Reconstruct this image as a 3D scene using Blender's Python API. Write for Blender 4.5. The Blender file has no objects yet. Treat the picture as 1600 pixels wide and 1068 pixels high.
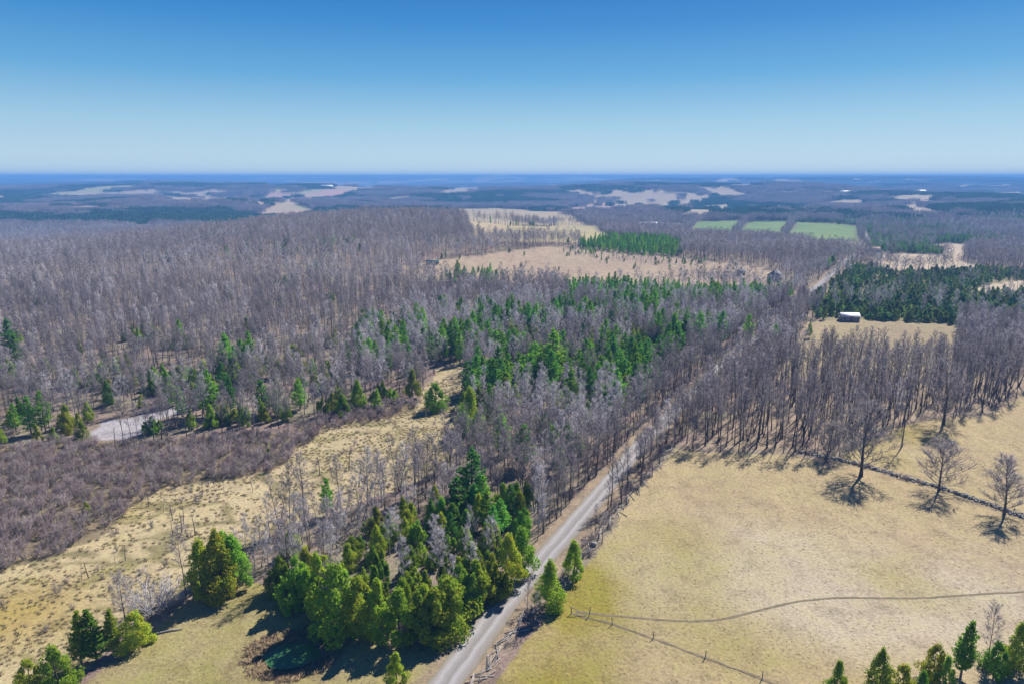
import bpy, math, random
import numpy as np
from math import radians as R
rng = np.random.default_rng(7)
random.seed(7)
S = bpy.context.scene
COL = S.collection

# ------------------------------------------------------------------ camera
CAM_Z = 75.0
PITCH = R(13.6)
F = 1066.7                                  # focal length in photo pixels (24 mm on 36 mm)
cam = bpy.data.objects.new('camera', bpy.data.cameras.new('camera'))
COL.objects.link(cam)
cam.location = (0, 0, CAM_Z)
cam.rotation_euler = (math.pi / 2 - PITCH, 0, 0)
cam.data.lens = 24; cam.data.sensor_width = 36
cam.data.clip_start = 1; cam.data.clip_end = 90000
S.camera = cam

# ------------------------------------------------------------------ light
SUN_AZ, SUN_EL = R(37), R(45)               # azimuth clockwise from +Y
w = bpy.data.worlds.new("World"); S.world = w; w.use_nodes = True
nt = w.node_tree; nt.nodes.clear()
sky = nt.nodes.new('ShaderNodeTexSky'); sky.sky_type = 'NISHITA'; sky.sun_disc = False
sky.sun_elevation = SUN_EL; sky.sun_rotation = SUN_AZ
sky.altitude = 300; sky.air_density = 0.9; sky.dust_density = 0.15; sky.ozone_density = 4.0
tc = nt.nodes.new('ShaderNodeTexCoord'); sx = nt.nodes.new('ShaderNodeSeparateXYZ'); nt.links.new(tc.outputs['Generated'], sx.inputs[0])
rp = nt.nodes.new('ShaderNodeValToRGB'); nt.links.new(sx.outputs[2], rp.inputs[0]); cr = rp.color_ramp
stops = [(0.0, (.54, .69, .79)), (.03, (.47, .65, .78)), (.07, (.34, .57, .745)), (.13, (.12, .385, .68)), (.195, (.035, .245, .60)), (.25, (.010, .16, .51)), (.6, (.010, .085, .33)), (1.0, (.007, .06, .25))]
cr.elements[0].position = 0; cr.elements[0].color = (*stops[0][1], 1); cr.elements[1].position = 1; cr.elements[1].color = (*stops[-1][1], 1)
for p_, c_ in stops[1:-1]:
    e_ = cr.elements.new(p_); e_.color = (*c_, 1)
sc_ = nt.nodes.new('ShaderNodeVectorMath'); sc_.operation = 'SCALE'; sc_.inputs['Scale'].default_value = 6.4; nt.links.new(rp.outputs[0], sc_.inputs[0])
hs = nt.nodes.new('ShaderNodeMix'); hs.data_type = 'RGBA'; hs.inputs[0].default_value = .9     # clear deep spring sky over the physical one
sky_low = nt.nodes.new('ShaderNodeVectorMath'); sky_low.operation = 'SCALE'; sky_low.inputs['Scale'].default_value = .75; nt.links.new(sky.outputs[0], sky_low.inputs[0]); nt.links.new(sky_low.outputs[0], hs.inputs[6]); nt.links.new(sc_.outputs[0], hs.inputs[7])
bg = nt.nodes.new('ShaderNodeBackground'); bg.inputs['Strength'].default_value = 0.10
out = nt.nodes.new('ShaderNodeOutputWorld')
nt.links.new(hs.outputs[2], bg.inputs[0]); nt.links.new(bg.outputs[0], out.inputs[0])
sd = bpy.data.lights.new('sun', 'SUN'); sd.energy = 5.0; sd.angle = R(0.5); sd.color = (1.0, 0.95, 0.86)
so = bpy.data.objects.new('sun', sd); COL.objects.link(so)
so.rotation_euler = (math.pi / 2 - SUN_EL, 0, math.pi - SUN_AZ)
so.location = (0, 0, 200)
S.view_settings.view_transform = 'Standard'; S.view_settings.look = 'None'
S.view_settings.exposure = 0.7; S.view_settings.gamma = 1.0
S.view_settings.use_curve_mapping = False
S.cycles.max_bounces = 6; S.cycles.diffuse_bounces = 2; S.cycles.glossy_bounces = 2
S.cycles.transmission_bounces = 3; S.cycles.volume_bounces = 0
S.cycles.use_denoising = True
HAZE = 2.2e-4

# ------------------------------------------------------------------ noise and terrain
_T = np.random.default_rng(3).random((256, 256))
def vnoise(x, y):
    x = np.asarray(x, float); y = np.asarray(y, float)
    xi = np.floor(x).astype(int); yi = np.floor(y).astype(int)
    fx = x - xi; fy = y - yi
    fx = fx * fx * (3 - 2 * fx); fy = fy * fy * (3 - 2 * fy)
    a = _T[xi & 255, yi & 255]; b = _T[(xi + 1) & 255, yi & 255]
    c = _T[xi & 255, (yi + 1) & 255]; d = _T[(xi + 1) & 255, (yi + 1) & 255]
    return (a * (1 - fx) + b * fx) * (1 - fy) + (c * (1 - fx) + d * fx) * fy
def fbm(x, y, o=4):
    s = 0; a = 0.5; t = 0
    for k in range(o):
        s = s + a * vnoise(x * 2 ** k + 17.3 * k + 500, y * 2 ** k + 9.1 * k + 500); t += a; a *= 0.5
    return s / t - 0.5
def sst(a, b, x):
    t = np.clip((x - a) / (b - a), 0, 1); return t * t * (3 - 2 * t)
CARVE = []
def hgt(x, y):
    x = np.asarray(x, float); y = np.asarray(y, float)
    r = np.hypot(x, y)
    z = fbm(x / 110, y / 110, 3) * 2.2 * sst(60, 200, r)
    z = z + fbm(x / 23, y / 23, 2) * 0.35
    far = sst(500, 1800, r)
    z = z + far * (fbm(x / 1500, y / 1100, 4) * 95 - 12)
    z = z + sst(2500, 7000, r) * (fbm(x / 4200 + 3, y / 2600, 4) * 150 - 8)
    # wooded rise left of centre
    z = z + 27 * np.exp(-(((x + 150) / 260) ** 2 + ((y - 900) / 330) ** 2))
    z = z - 16 * np.exp(-(((x + 950) / 420) ** 2 + ((y - 1000) / 420) ** 2))
    # open rise beyond it, carrying the lens shaped field
    z = z + 20 * np.exp(-(((x - 80) / 420) ** 2 + ((y - 1700) / 380) ** 2))
    z = z - 8 * np.exp(-(((x - 900) / 500) ** 2 + ((y - 1100) / 500) ** 2))
    for cx, cy, sx_, sy_, hh in ((-1500, 3500, 1100, 420, 46), (-2600, 5200, 1500, 500, 52), (-300, 4600, 1300, 420, 34), (900, 3300, 800, 380, 34), (2300, 4300, 1100, 420, 40), (3600, 6300, 1700, 550, 52), (600, 6600, 2000, 500, 44), (1500, 2300, 420, 260, 16), (-900, 2300, 500, 260, 12)):
        z = z + hh * np.exp(-(((x - cx) / sx_) ** 2 + ((y - cy) / sy_) ** 2))
    # horizon hills
    az = np.arctan2(x, np.maximum(y, 1))
    z = np.where(r > 2600, np.minimum(z, 58 + (z - 58) * .3), z)
    z = z * (1 - .75 * sst(7000, 12000, r)) + sst(8000, 12500, r) * (66 + 64 * fbm(az * 6 + 4, r / 9000, 5) + 9 * np.sin(az * 3.2 + .9))
    for (cx, cy, rad, dep) in CARVE:
        z = z - dep * np.exp(-(((x - cx) ** 2 + (y - cy) ** 2) / rad ** 2) ** 2)
    return z
CP, SP = math.cos(PITCH), math.sin(PITCH)
def at(px, py, up=0.0):
    """photo pixel -> point on the land (or on the surface 'up' metres above it)"""
    u = (px - 800) / F; v = (py - 534) / F
    d = np.array([u, CP - v * SP, -SP - v * CP])
    if d[2] > -0.0035: d[2] = -0.0035
    t = np.concatenate([np.linspace(70, 2000, 3860), np.geomspace(2001, 19500, 2500)])
    X = d[0] * t; Y = d[1] * t; Z = CAM_Z + d[2] * t
    g = Z - hgt(X, Y) - up
    k = np.argmax(g < 0)
    if g[k] >= 0: k = len(t) - 1
    if k > 0:
        f = g[k - 1] / (g[k - 1] - g[k] + 1e-9); tt = t[k - 1] + (t[k] - t[k - 1]) * min(max(f, 0), 1)
    else: tt = t[0]
    return float(d[0] * tt), float(d[1] * tt)
def proj(x, y, z):
    dz = z - CAM_Z
    dep = y * CP - dz * SP
    vy = -dz * CP - y * SP
    dep = np.where(dep > 1, dep, 1)
    return 800 + F * x / dep, 534 + F * vy / dep
def height_to(px, py, top):
    x, y = at(px, py); z = float(hgt(x, y))
    lo, hi = 0.2, 60
    for _ in range(30):
        m = (lo + hi) / 2
        if proj(x, y, z + m)[1] > top: lo = m
        else: hi = m
    return x, y, lo
def poly(pts, up=0.0):
    P = []
    for i, p in enumerate(pts):
        q = pts[(i + 1) % len(pts)]
        pu = p[2] if len(p) > 2 else up; qu = q[2] if len(q) > 2 else up
        n = 1 if abs(p[0] - q[0]) < 60 else 3
        for k in range(n):
            f = k / n
            P.append(at(p[0] + (q[0] - p[0]) * f, p[1] + (q[1] - p[1]) * f, pu + (qu - pu) * f))
    return np.array(P)
def inside(P, x, y):
    x = np.asarray(x, float); y = np.asarray(y, float)
    r = np.zeros(x.shape, bool)
    bb = (x >= P[:, 0].min()) & (x <= P[:, 0].max()) & (y >= P[:, 1].min()) & (y <= P[:, 1].max())
    if not bb.any(): return r
    xs = x[bb]; ys = y[bb]; c = np.zeros(xs.shape, bool)
    for i in range(len(P)):
        x1, y1 = P[i]; x2, y2 = P[i - 1]
        if y1 == y2: continue
        c ^= ((y1 > ys) != (y2 > ys)) & (xs < (x2 - x1) * (ys - y1) / (y2 - y1) + x1)
    r[bb] = c
    return r
def line_dist(L, x, y):
    best = np.full(np.shape(x), 1e9); side = np.zeros(np.shape(x))
    for (x1, y1), (x2, y2) in zip(L[:-1], L[1:]):
        dx, dy = x2 - x1, y2 - y1; l2 = dx * dx + dy * dy
        t = np.clip(((x - x1) * dx + (y - y1) * dy) / l2, 0, 1)
        d = np.hypot(x - x1 - t * dx, y - y1 - t * dy)
        s = np.sign((x - x1) * dy - (y - y1) * dx)
        side = np.where(d < best, s, side); best = np.minimum(best, d)
    return best, side                           # side +1 = right of the line
POND = at(456, 1020)
CARVE.append((POND[0], POND[1], 5.8, 0.9))

# ------------------------------------------------------------------ materials
def nd(nt, t, **k):
    n = nt.nodes.new(t)
    for a, b in k.items():
        if a in n.inputs: n.inputs[a].default_value = b
        else: setattr(n, a, b)
    return n
def mat(name, c1, c2=None, scale=3.0, rough=0.9, bump=0.0, objrand=0.0, c3=None, transl=0.0, detail=4, spec=0.2, coord='Object'):
    m = bpy.data.materials.new(name); m.use_nodes = True; t = m.node_tree; t.nodes.clear()
    o = nd(t, 'ShaderNodeOutputMaterial'); b = nd(t, 'ShaderNodeBsdfPrincipled'); L = t.links.new
    b.inputs['Roughness'].default_value = rough; b.inputs['Specular IOR Level'].default_value = spec
    c2 = c2 or tuple(v * 0.7 for v in c1)
    co = nd(t, 'ShaderNodeTexCoord')
    n = nd(t, 'ShaderNodeTexNoise', Scale=scale, Detail=float(detail)); L(co.outputs[coord], n.inputs['Vector'])
    r = nd(t, 'ShaderNodeValToRGB'); r.color_ramp.elements[0].position = 0.35; r.color_ramp.elements[1].position = 0.65
    r.color_ramp.elements[0].color = (*c1, 1); r.color_ramp.elements[1].color = (*c2, 1)
    L(n.outputs[0], r.inputs[0]); col = r.outputs[0]
    if objrand > 0:
        oi = nd(t, 'ShaderNodeObjectInfo')
        if c3:
            mx = nd(t, 'ShaderNodeMix', data_type='RGBA'); L(oi.outputs['Random'], mx.inputs[0])
            L(col, mx.inputs[6]); mx.inputs[7].default_value = (*c3, 1); col = mx.outputs[2]
        mr = nd(t, 'ShaderNodeMapRange'); mr.inputs[3].default_value = 1 - objrand; mr.inputs[4].default_value = 1 + objrand
        f = nd(t, 'ShaderNodeMath', operation='FRACT'); k = nd(t, 'ShaderNodeMath', operation='MULTIPLY'); k.inputs[1].default_value = 7.31
        L(oi.outputs['Random'], k.inputs[0]); L(k.outputs[0], f.inputs[0]); L(f.outputs[0], mr.inputs[0])
        h = nd(t, 'ShaderNodeHueSaturation'); L(col, h.inputs['Color']); L(mr.outputs[0], h.inputs['Value']); col = h.outputs[0]
    L(col, b.inputs['Base Color'])
    if bump:
        bp = nd(t, 'ShaderNodeBump', Strength=bump, Distance=0.1); L(n.outputs[0], bp.inputs['Height']); L(bp.outputs[0], b.inputs['Normal'])
    if transl:
        tr = nd(t, 'ShaderNodeBsdfTranslucent'); L(col, tr.inputs[0])
        ms = nd(t, 'ShaderNodeMixShader', Fac=transl); L(b.outputs[0], ms.inputs[1]); L(tr.outputs[0], ms.inputs[2]); L(ms.outputs[0], o.inputs[0])
    else: L(b.outputs[0], o.inputs[0])
    return m
M = {}
M['bark'] = mat('bark', (.13, .105, .10), (.08, .068, .068), 2.0, bump=.5, objrand=.3)
M['twig'] = mat('twig', (.27, .235, .26), (.18, .155, .175), .6, objrand=.28, c3=(.21, .185, .18))
M['pale_bark'] = mat('pale_bark', (.42, .39, .39), (.27, .25, .25), 1.4, bump=.3, objrand=.2)
M['pale_twig'] = mat('pale_twig', (.46, .43, .45), (.33, .30, .33), .7, objrand=.2)
M['far_twig'] = mat('far_twig', (.24, .205, .23), (.17, .15, .17), .02, objrand=.25, c3=(.19, .165, .17))
M['midtwig'] = mat('wood_twig', (.33, .29, .305), (.23, .20, .215), .05, objrand=.3, c3=(.27, .235, .225))
M['alder'] = mat('alder_twig', (.22, .165, .175), (.15, .11, .11), .8, objrand=.3, c3=(.27, .225, .22))
M['cedar'] = mat('cedar_foliage', (.29, .40, .03), (.54, .46, .03), 1.4, objrand=.35, c3=(.18, .38, .03), transl=.5)
M['pine'] = mat('pine_foliage', (.17, .42, .03), (.36, .50, .025), .9, objrand=.35, c3=(.13, .36, .06), transl=.5)
M['dark_conifer'] = mat('dark_conifer_foliage', (.20, .30, .06), (.32, .33, .06), .5, objrand=.45, c3=(.12, .26, .08), transl=.45)
M['far_conifer'] = mat('far_conifer_foliage', (.06, .15, .06), (.10, .17, .06), .03, objrand=.3, transl=.2)
M['straw'] = mat('dry_grass', (0.344, 0.279, 0.164), (0.271, 0.221, 0.098), 2, objrand=.25, transl=.3, c3=(.36, .31, .22))
M['reed'] = mat('dry_reed', (.40, .30, .19), (.27, .19, .12), 2, objrand=.3, transl=.2)
M['greygrass'] = mat('wet_tussock_grass', (0.328, 0.271, 0.156), (0.230, 0.205, 0.090), 1, objrand=.3, transl=.3, c3=(.30, .23, .14))
M['rail'] = mat('weathered_rail', (.36, .33, .31), (.22, .20, .19), 4, objrand=.25, bump=.4)
M['stone'] = mat('field_stone', (.34, .32, .30), (.20, .19, .19), 1.5, bump=.5, objrand=.2)
M['white_roof'] = mat('sheet_metal_roof', (.78, .77, .74), (.62, .60, .58), .6, rough=.5, spec=.4)
M['grey_board'] = mat('grey_board_siding', (.30, .27, .255), (.22, .20, .19), 2.5)
M['brown_board'] = mat('brown_board_siding', (.24, .17, .12), (.17, .12, .085), 2.5)
M['dark_roof'] = mat('dark_shingle_roof', (.20, .19, .20), (.14, .135, .14), 3)
M['brown_roof'] = mat('brown_shingle_roof', (.30, .22, .18), (.22, .17, .14), 3)
M['white_paint'] = mat('white_painted_siding', (.78, .77, .74), (.68, .67, .64), 2)
M['green_paint'] = mat('green_painted_metal', (.05, .16, .11), (.07, .20, .14), 2, rough=.6)
M['glass'] = mat('window_glass', (.03, .04, .05), (.04, .05, .06), 2, rough=.1, spec=.6)
M['wire'] = mat('rusty_wire', (.18, .14, .12), None, 5, rough=.7)

def mesh_tris(name, v, f, mats, mi=None, smooth=False):
    me = bpy.data.meshes.new(name)
    v = np.asarray(v, np.float32).reshape(-1, 3); f = np.asarray(f, np.int32)
    k = f.shape[1]
    me.vertices.add(len(v)); me.vertices.foreach_set('co', v.ravel())
    me.loops.add(f.size); me.loops.foreach_set('vertex_index', f.ravel())
    me.polygons.add(len(f)); me.polygons.foreach_set('loop_start', np.arange(0, f.size, k, dtype=np.int32))
    try: me.polygons.foreach_set('loop_total', np.full(len(f), k, np.int32))
    except Exception: pass
    for m in mats: me.materials.append(m)
    if mi is not None: me.polygons.foreach_set('material_index', np.asarray(mi, np.int32))
    if smooth: me.polygons.foreach_set('use_smooth', np.ones(len(f), bool))
    me.update(calc_edges=True); me.validate()
    return me
def link(name, me, parent=None, kind=None, label=None, cat=None, group=None, loc=None, rz=0):
    o = bpy.data.objects.new(name, me); COL.objects.link(o)
    if parent: o.parent = parent
    if kind: o['kind'] = kind
    if label: o['label'] = label
    if cat: o['category'] = cat
    if group: o['group'] = group
    if loc is not None: o.location = loc
    if rz: o.rotation_euler = (0, 0, rz)
    return o

# ------------------------------------------------------------------ layout: lines and regions on the land
def pts(L): return [at(*p) for p in L]
ROAD = pts([(610, 1190), (700, 1062), (780, 953), (870, 850), (1010, 683), (1130, 566), (1197, 516), (1290, 437), (1359, 379), (1350, 362)])
# close the near end a little further behind the frame
d0 = np.array(ROAD[0]) - np.array(ROAD[2]); d0 /= np.linalg.norm(d0)
ROAD.insert(0, tuple(np.array(ROAD[0]) + d0 * 60))
WALL = pts([(1250, 706), (1300, 716), (1345, 726), (1400, 742), (1470, 762), (1540, 786), (1600, 808), (1700, 848)])
TRAIL = pts([(900, 955), (960, 962), (1030, 968), (1100, 972), (1150, 964), (1200, 948), (1270, 934), (1350, 933), (1430, 935), (1520, 928), (1600, 924), (1720, 915)])
WIREF = pts([(893, 958), (920, 962), (957, 975), (1021, 997), (1102, 1027), (1191, 1060), (1290, 1100)])
U = 15
OPEN = {}
OPEN['field'] = poly([(700, 1200), (775, 1068), (850, 968), (905, 900), (940, 850), (1000, 765), (1056, 700), (1110, 706), (1250, 712), (1300, 724), (1335, 700), (1400, 668), (1470, 655), (1540, 650), (1600, 618), (1800, 560), (2300, 560), (2600, 1400)])
OPEN['wetland'] = poly([(-200, 1250), (-300, 930), (0, 892), (90, 868), (150, 840), (200, 795), (260, 760), (340, 752), (430, 736), (470, 700), (500, 678), (545, 662), (600, 655), (650, 640), (668, 600), (690, 572), (716, 562), (728, 600), (722, 655), (712, 715), (650, 752), (575, 782), (500, 806), (440, 826), (400, 850), (330, 905), (250, 950), (170, 1010), (80, 1090), (0, 1250)])
OPEN['lawn'] = poly([(80, 1100), (170, 1030), (240, 985), (300, 940), (385, 908), (430, 922), (500, 985), (600, 1006), (690, 1004), (740, 985), (690, 1068), (560, 1300), (0, 1300)])
OPEN['clearing'] = poly([(135, 672), (165, 655), (215, 650), (252, 640), (300, 630), (308, 634), (285, 648), (250, 656), (225, 676), (190, 688), (150, 688)])
OPEN['pasture'] = poly([(628, 418), (690, 406), (760, 398), (810, 390), (870, 384), (930, 394), (985, 398), (1060, 402), (1120, 410), (1200, 418), (1225, 432), (1215, 446), (1130, 444), (1050, 450), (960, 446), (890, 447), (800, 444), (700, 440)])
OPEN['lens_field'] = poly([(694, 327), (760, 326), (830, 329), (900, 338), (940, 346), (975, 353), (930, 352), (860, 350), (780, 350), (740, 345)])
OPEN['lens_field_low'] = poly([(780, 356), (850, 353), (930, 354), (945, 360), (900, 366), (820, 367)])
OPEN['barn_field'] = poly([(1235, 520), (1262, 503), (1330, 499), (1420, 504), (1492, 508), (1500, 522), (1400, 528), (1250, 532)])
OPEN['green_a'] = poly([(1222, 364), (1246, 348), (1290, 350), (1338, 354), (1346, 374), (1290, 373)])
OPEN['green_b'] = poly([(1148, 356), (1170, 345), (1232, 347), (1218, 364)])
OPEN['green_c'] = poly([(1066, 353), (1090, 348), (1160, 345), (1140, 357)])
OPEN['strip_road'] = poly([(1215, 376), (1345, 378), (1356, 382), (1215, 380)])
OPEN['right_strip'] = poly([(1358, 400), (1400, 396), (1460, 399), (1540, 408), (1500, 415), (1400, 413)])
OPEN['right_strip_b'] = poly([(1500, 448), (1560, 440), (1640, 438), (1640, 448), (1540, 453)])
OPEN['yard'] = poly([(1450, 384), (1480, 380), (1520, 382), (1500, 390)])
far = [[(870, 299), (920, 295), (1050, 297), (1115, 305), (1092, 318), (1010, 325), (960, 314)], [(1085, 293), (1140, 292), (1180, 306), (1125, 306)],
       [(630, 306), (690, 297), (720, 292), (800, 293), (760, 299), (680, 303)], [(10, 313), (130, 302), (215, 298), (150, 308)],
       [(160, 305), (220, 296), (290, 300), (340, 306), (400, 307), (370, 312), (300, 316), (250, 312)], [(55, 325), (130, 321), (212, 325)],
       [(1285, 320), (1300, 314), (1350, 311), (1362, 320)], [(1400, 322), (1432, 318), (1482, 330), (1490, 337), (1420, 331)],
       [(1540, 301), (1620, 299), (1620, 308), (1550, 307)], [(1360, 306), (1440, 303), (1540, 302), (1480, 308), (1380, 310)],
       [(1095, 321), (1140, 319), (1155, 327), (1110, 328)], [(1062, 337), (1080, 326), (1120, 330), (1110, 338)],
       [(520, 292), (600, 290), (590, 295), (530, 295)], [(400, 290), (450, 289), (440, 292)], [(1170, 300), (1250, 299), (1240, 303)],
       [(200, 352), (240, 350), (250, 355), (210, 356)], [(-60, 308), (30, 305), (20, 309), (-60, 311)], [(840, 285), (910, 284), (900, 286)],
       [(1290, 285), (1380, 284), (1370, 287)], [(1460, 289), (1560, 287), (1600, 290), (1500, 292)], [(960, 282), (1040, 281), (1030, 283)],
       [(300, 300), (330, 297), (370, 298), (350, 302)], [(430, 316), (470, 314), (500, 316), (460, 318)]]
for i, p in enumerate(far): OPEN['far_%d' % i] = poly([(q[0], q[1], 7.0 if q[1] > sum(t[1] for t in p) / len(p) else 0.0) for q in p])
def open_poly(pts, tall=13.0):
    m = sum(p[1] for p in pts) / len(pts)
    return poly([(p[0], p[1], tall if p[1] > m else 0.0) for p in pts])
OPEN['lens_field'] = open_poly([(694, 327), (760, 325), (830, 328), (900, 337), (945, 346), (985, 353), (930, 354), (870, 352), (780, 350), (740, 344)], 17)
OPEN['lens_field_low'] = open_poly([(780, 354), (850, 352), (930, 353), (950, 359), (905, 365), (820, 366)], 8)
OPEN['green_a'] = open_poly([(1222, 362), (1246, 347), (1290, 349), (1338, 353), (1346, 374), (1290, 373)])
OPEN['green_b'] = open_poly([(1148, 357), (1170, 345), (1232, 346), (1218, 364)])
OPEN['green_c'] = open_poly([(1066, 356), (1090, 347), (1160, 344), (1140, 359)])
OPEN['right_strip'] = open_poly([(1350, 401), (1400, 396), (1460, 398), (1540, 405), (1510, 410), (1400, 409)], 7)
OPEN['right_strip_b'] = open_poly([(1500, 450), (1560, 440), (1640, 438), (1640, 448), (1540, 451)], 3)
OPEN['yard'] = open_poly([(1450, 384), (1480, 380), (1520, 382), (1500, 392)], 10)
OPEN['barn_field'] = open_poly([(1225, 524), (1262, 502), (1330, 498), (1420, 503), (1492, 507), (1500, 520), (1400, 524), (1250, 530)], 15)
Z = {}
Z['right_wood'] = poly([(1056, 692), (1110, 700), (1250, 706), (1290, 700), (1330, 688), (1395, 664), (1470, 652), (1540, 644), (1600, 612), (1800, 550), (2200, 520), (1800, 508, 17), (1600, 517, 17), (1450, 518, 17), (1340, 518, 15), (1250, 522, 15), (1170, 560, U), (1100, 610, U)])
Z['clump'] = poly([(428, 915), (500, 980), (590, 1003), (690, 1000), (745, 958), (800, 918), (825, 885), (832, 850), (835, 790), (800, 752, 6), (740, 738, 8), (660, 752, 8), (575, 785, 7), (545, 835, 6), (515, 855, 6), (425, 872, 6)])
Z['leaning'] = poly([(375, 905), (430, 912), (520, 880), (560, 850), (575, 800), (500, 812), (430, 835), (385, 862)])
Z['alder'] = poly([(-300, 930), (0, 892), (90, 868), (150, 840), (200, 795), (260, 760), (340, 752), (430, 736), (470, 700), (480, 680), (400, 675), (300, 685), (240, 690), (190, 692), (100, 690), (0, 700), (-300, 720)])
Z['alder_b'] = poly([(470, 700), (500, 678), (545, 662), (600, 655), (650, 640), (640, 625), (560, 640), (480, 660), (440, 680)])
Z['mixed'] = poly([(560, 700), (728, 690), (860, 760), (960, 700), (1080, 600), (1190, 520), (1200, 470), (1050, 480), (900, 480), (760, 490), (560, 520), (560, 600), (700, 560), (730, 600), (720, 670)])
Z['left_green'] = poly([(-50, 700), (140, 690), (300, 670), (480, 660), (640, 630), (690, 570), (690, 520), (560, 530), (350, 570), (200, 600), (0, 590), (-100, 610)])
Z['pine_band'] = poly([(890, 478), (1000, 480), (1100, 480), (1210, 475), (1250, 452, 6), (1210, 440, 7), (1080, 440, 7), (1020, 436, 7), (930, 428, 7), (880, 440, 6)])
Z['plantation'] = poly([(905, 398), (960, 402), (1040, 404), (1066, 398), (1066, 372, 9), (1040, 364, 9), (960, 362, 9), (905, 368, 9)])
Z['juniper'] = poly([(1262, 470), (1282, 505), (1330, 503), (1480, 512), (1700, 520), (1900, 480), (1700, 412, 6), (1560, 412, 6), (1400, 416, 6), (1340, 405, 6), (1300, 430, 6)])
Z['pasture_pines'] = poly([(690, 440), (730, 446), (800, 446), (775, 420, 5), (730, 415, 8), (690, 432, 4)])
Z['grove'] = poly([(1075, 402), (1200, 412), (1290, 425), (1320, 410), (1290, 388, U), (1180, 365, U), (1080, 358, U)])
Z['valley_dark'] = poly([(1090, 340), (1220, 346), (1340, 352), (1360, 395), (1480, 398), (1600, 380), (1500, 350), (1380, 338), (1220, 322), (1100, 328)])
Z['far_dark_r'] = poly([(1490, 345), (1530, 322), (1640, 312), (1640, 352)])
Z['far_dark_l'] = poly([(60, 352), (150, 338), (230, 340), (225, 352), (130, 358)])
Z['pasture_upper'] = poly([(985, 398), (1060, 402), (1120, 410), (1060, 418), (960, 410), (880, 400), (880, 386)])

# buildings stand here: (px, py) of the base
HOUSE = at(1210, 438); BARN = at(1326, 501); SHED = at(1158, 430); TRAILER = at(676, 413); FARM = at(1363, 394)
FARFARM = at(1012, 353); FARFARM2 = at(1045, 354)
CLEAR = [(HOUSE, 12), (BARN, 9), (SHED, 9), (TRAILER, 10), (FARM, 12), (FARFARM, 22), (FARFARM2, 26)]
def clearings(x, y):
    # further openings in the distant woods that nobody could outline one by one
    c = fbm(x / 380 + 3, y / 950, 3) + .25 * fbm(x / 1900 + 8, y / 1500, 2)
    return (c > .12) & (y > 1800)
def cleared(x, y):
    c = np.zeros(np.shape(x), bool)
    for (bx, by), r in CLEAR:
        l = math.hypot(bx, by); ux, uy = bx / l, by / l
        a = (x - bx) * ux + (y - by) * uy; b = (x - bx) * uy - (y - by) * ux
        c |= (np.abs(b) < r) & (a < r * .7) & (a > -r * 4.0)
    return c

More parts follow.
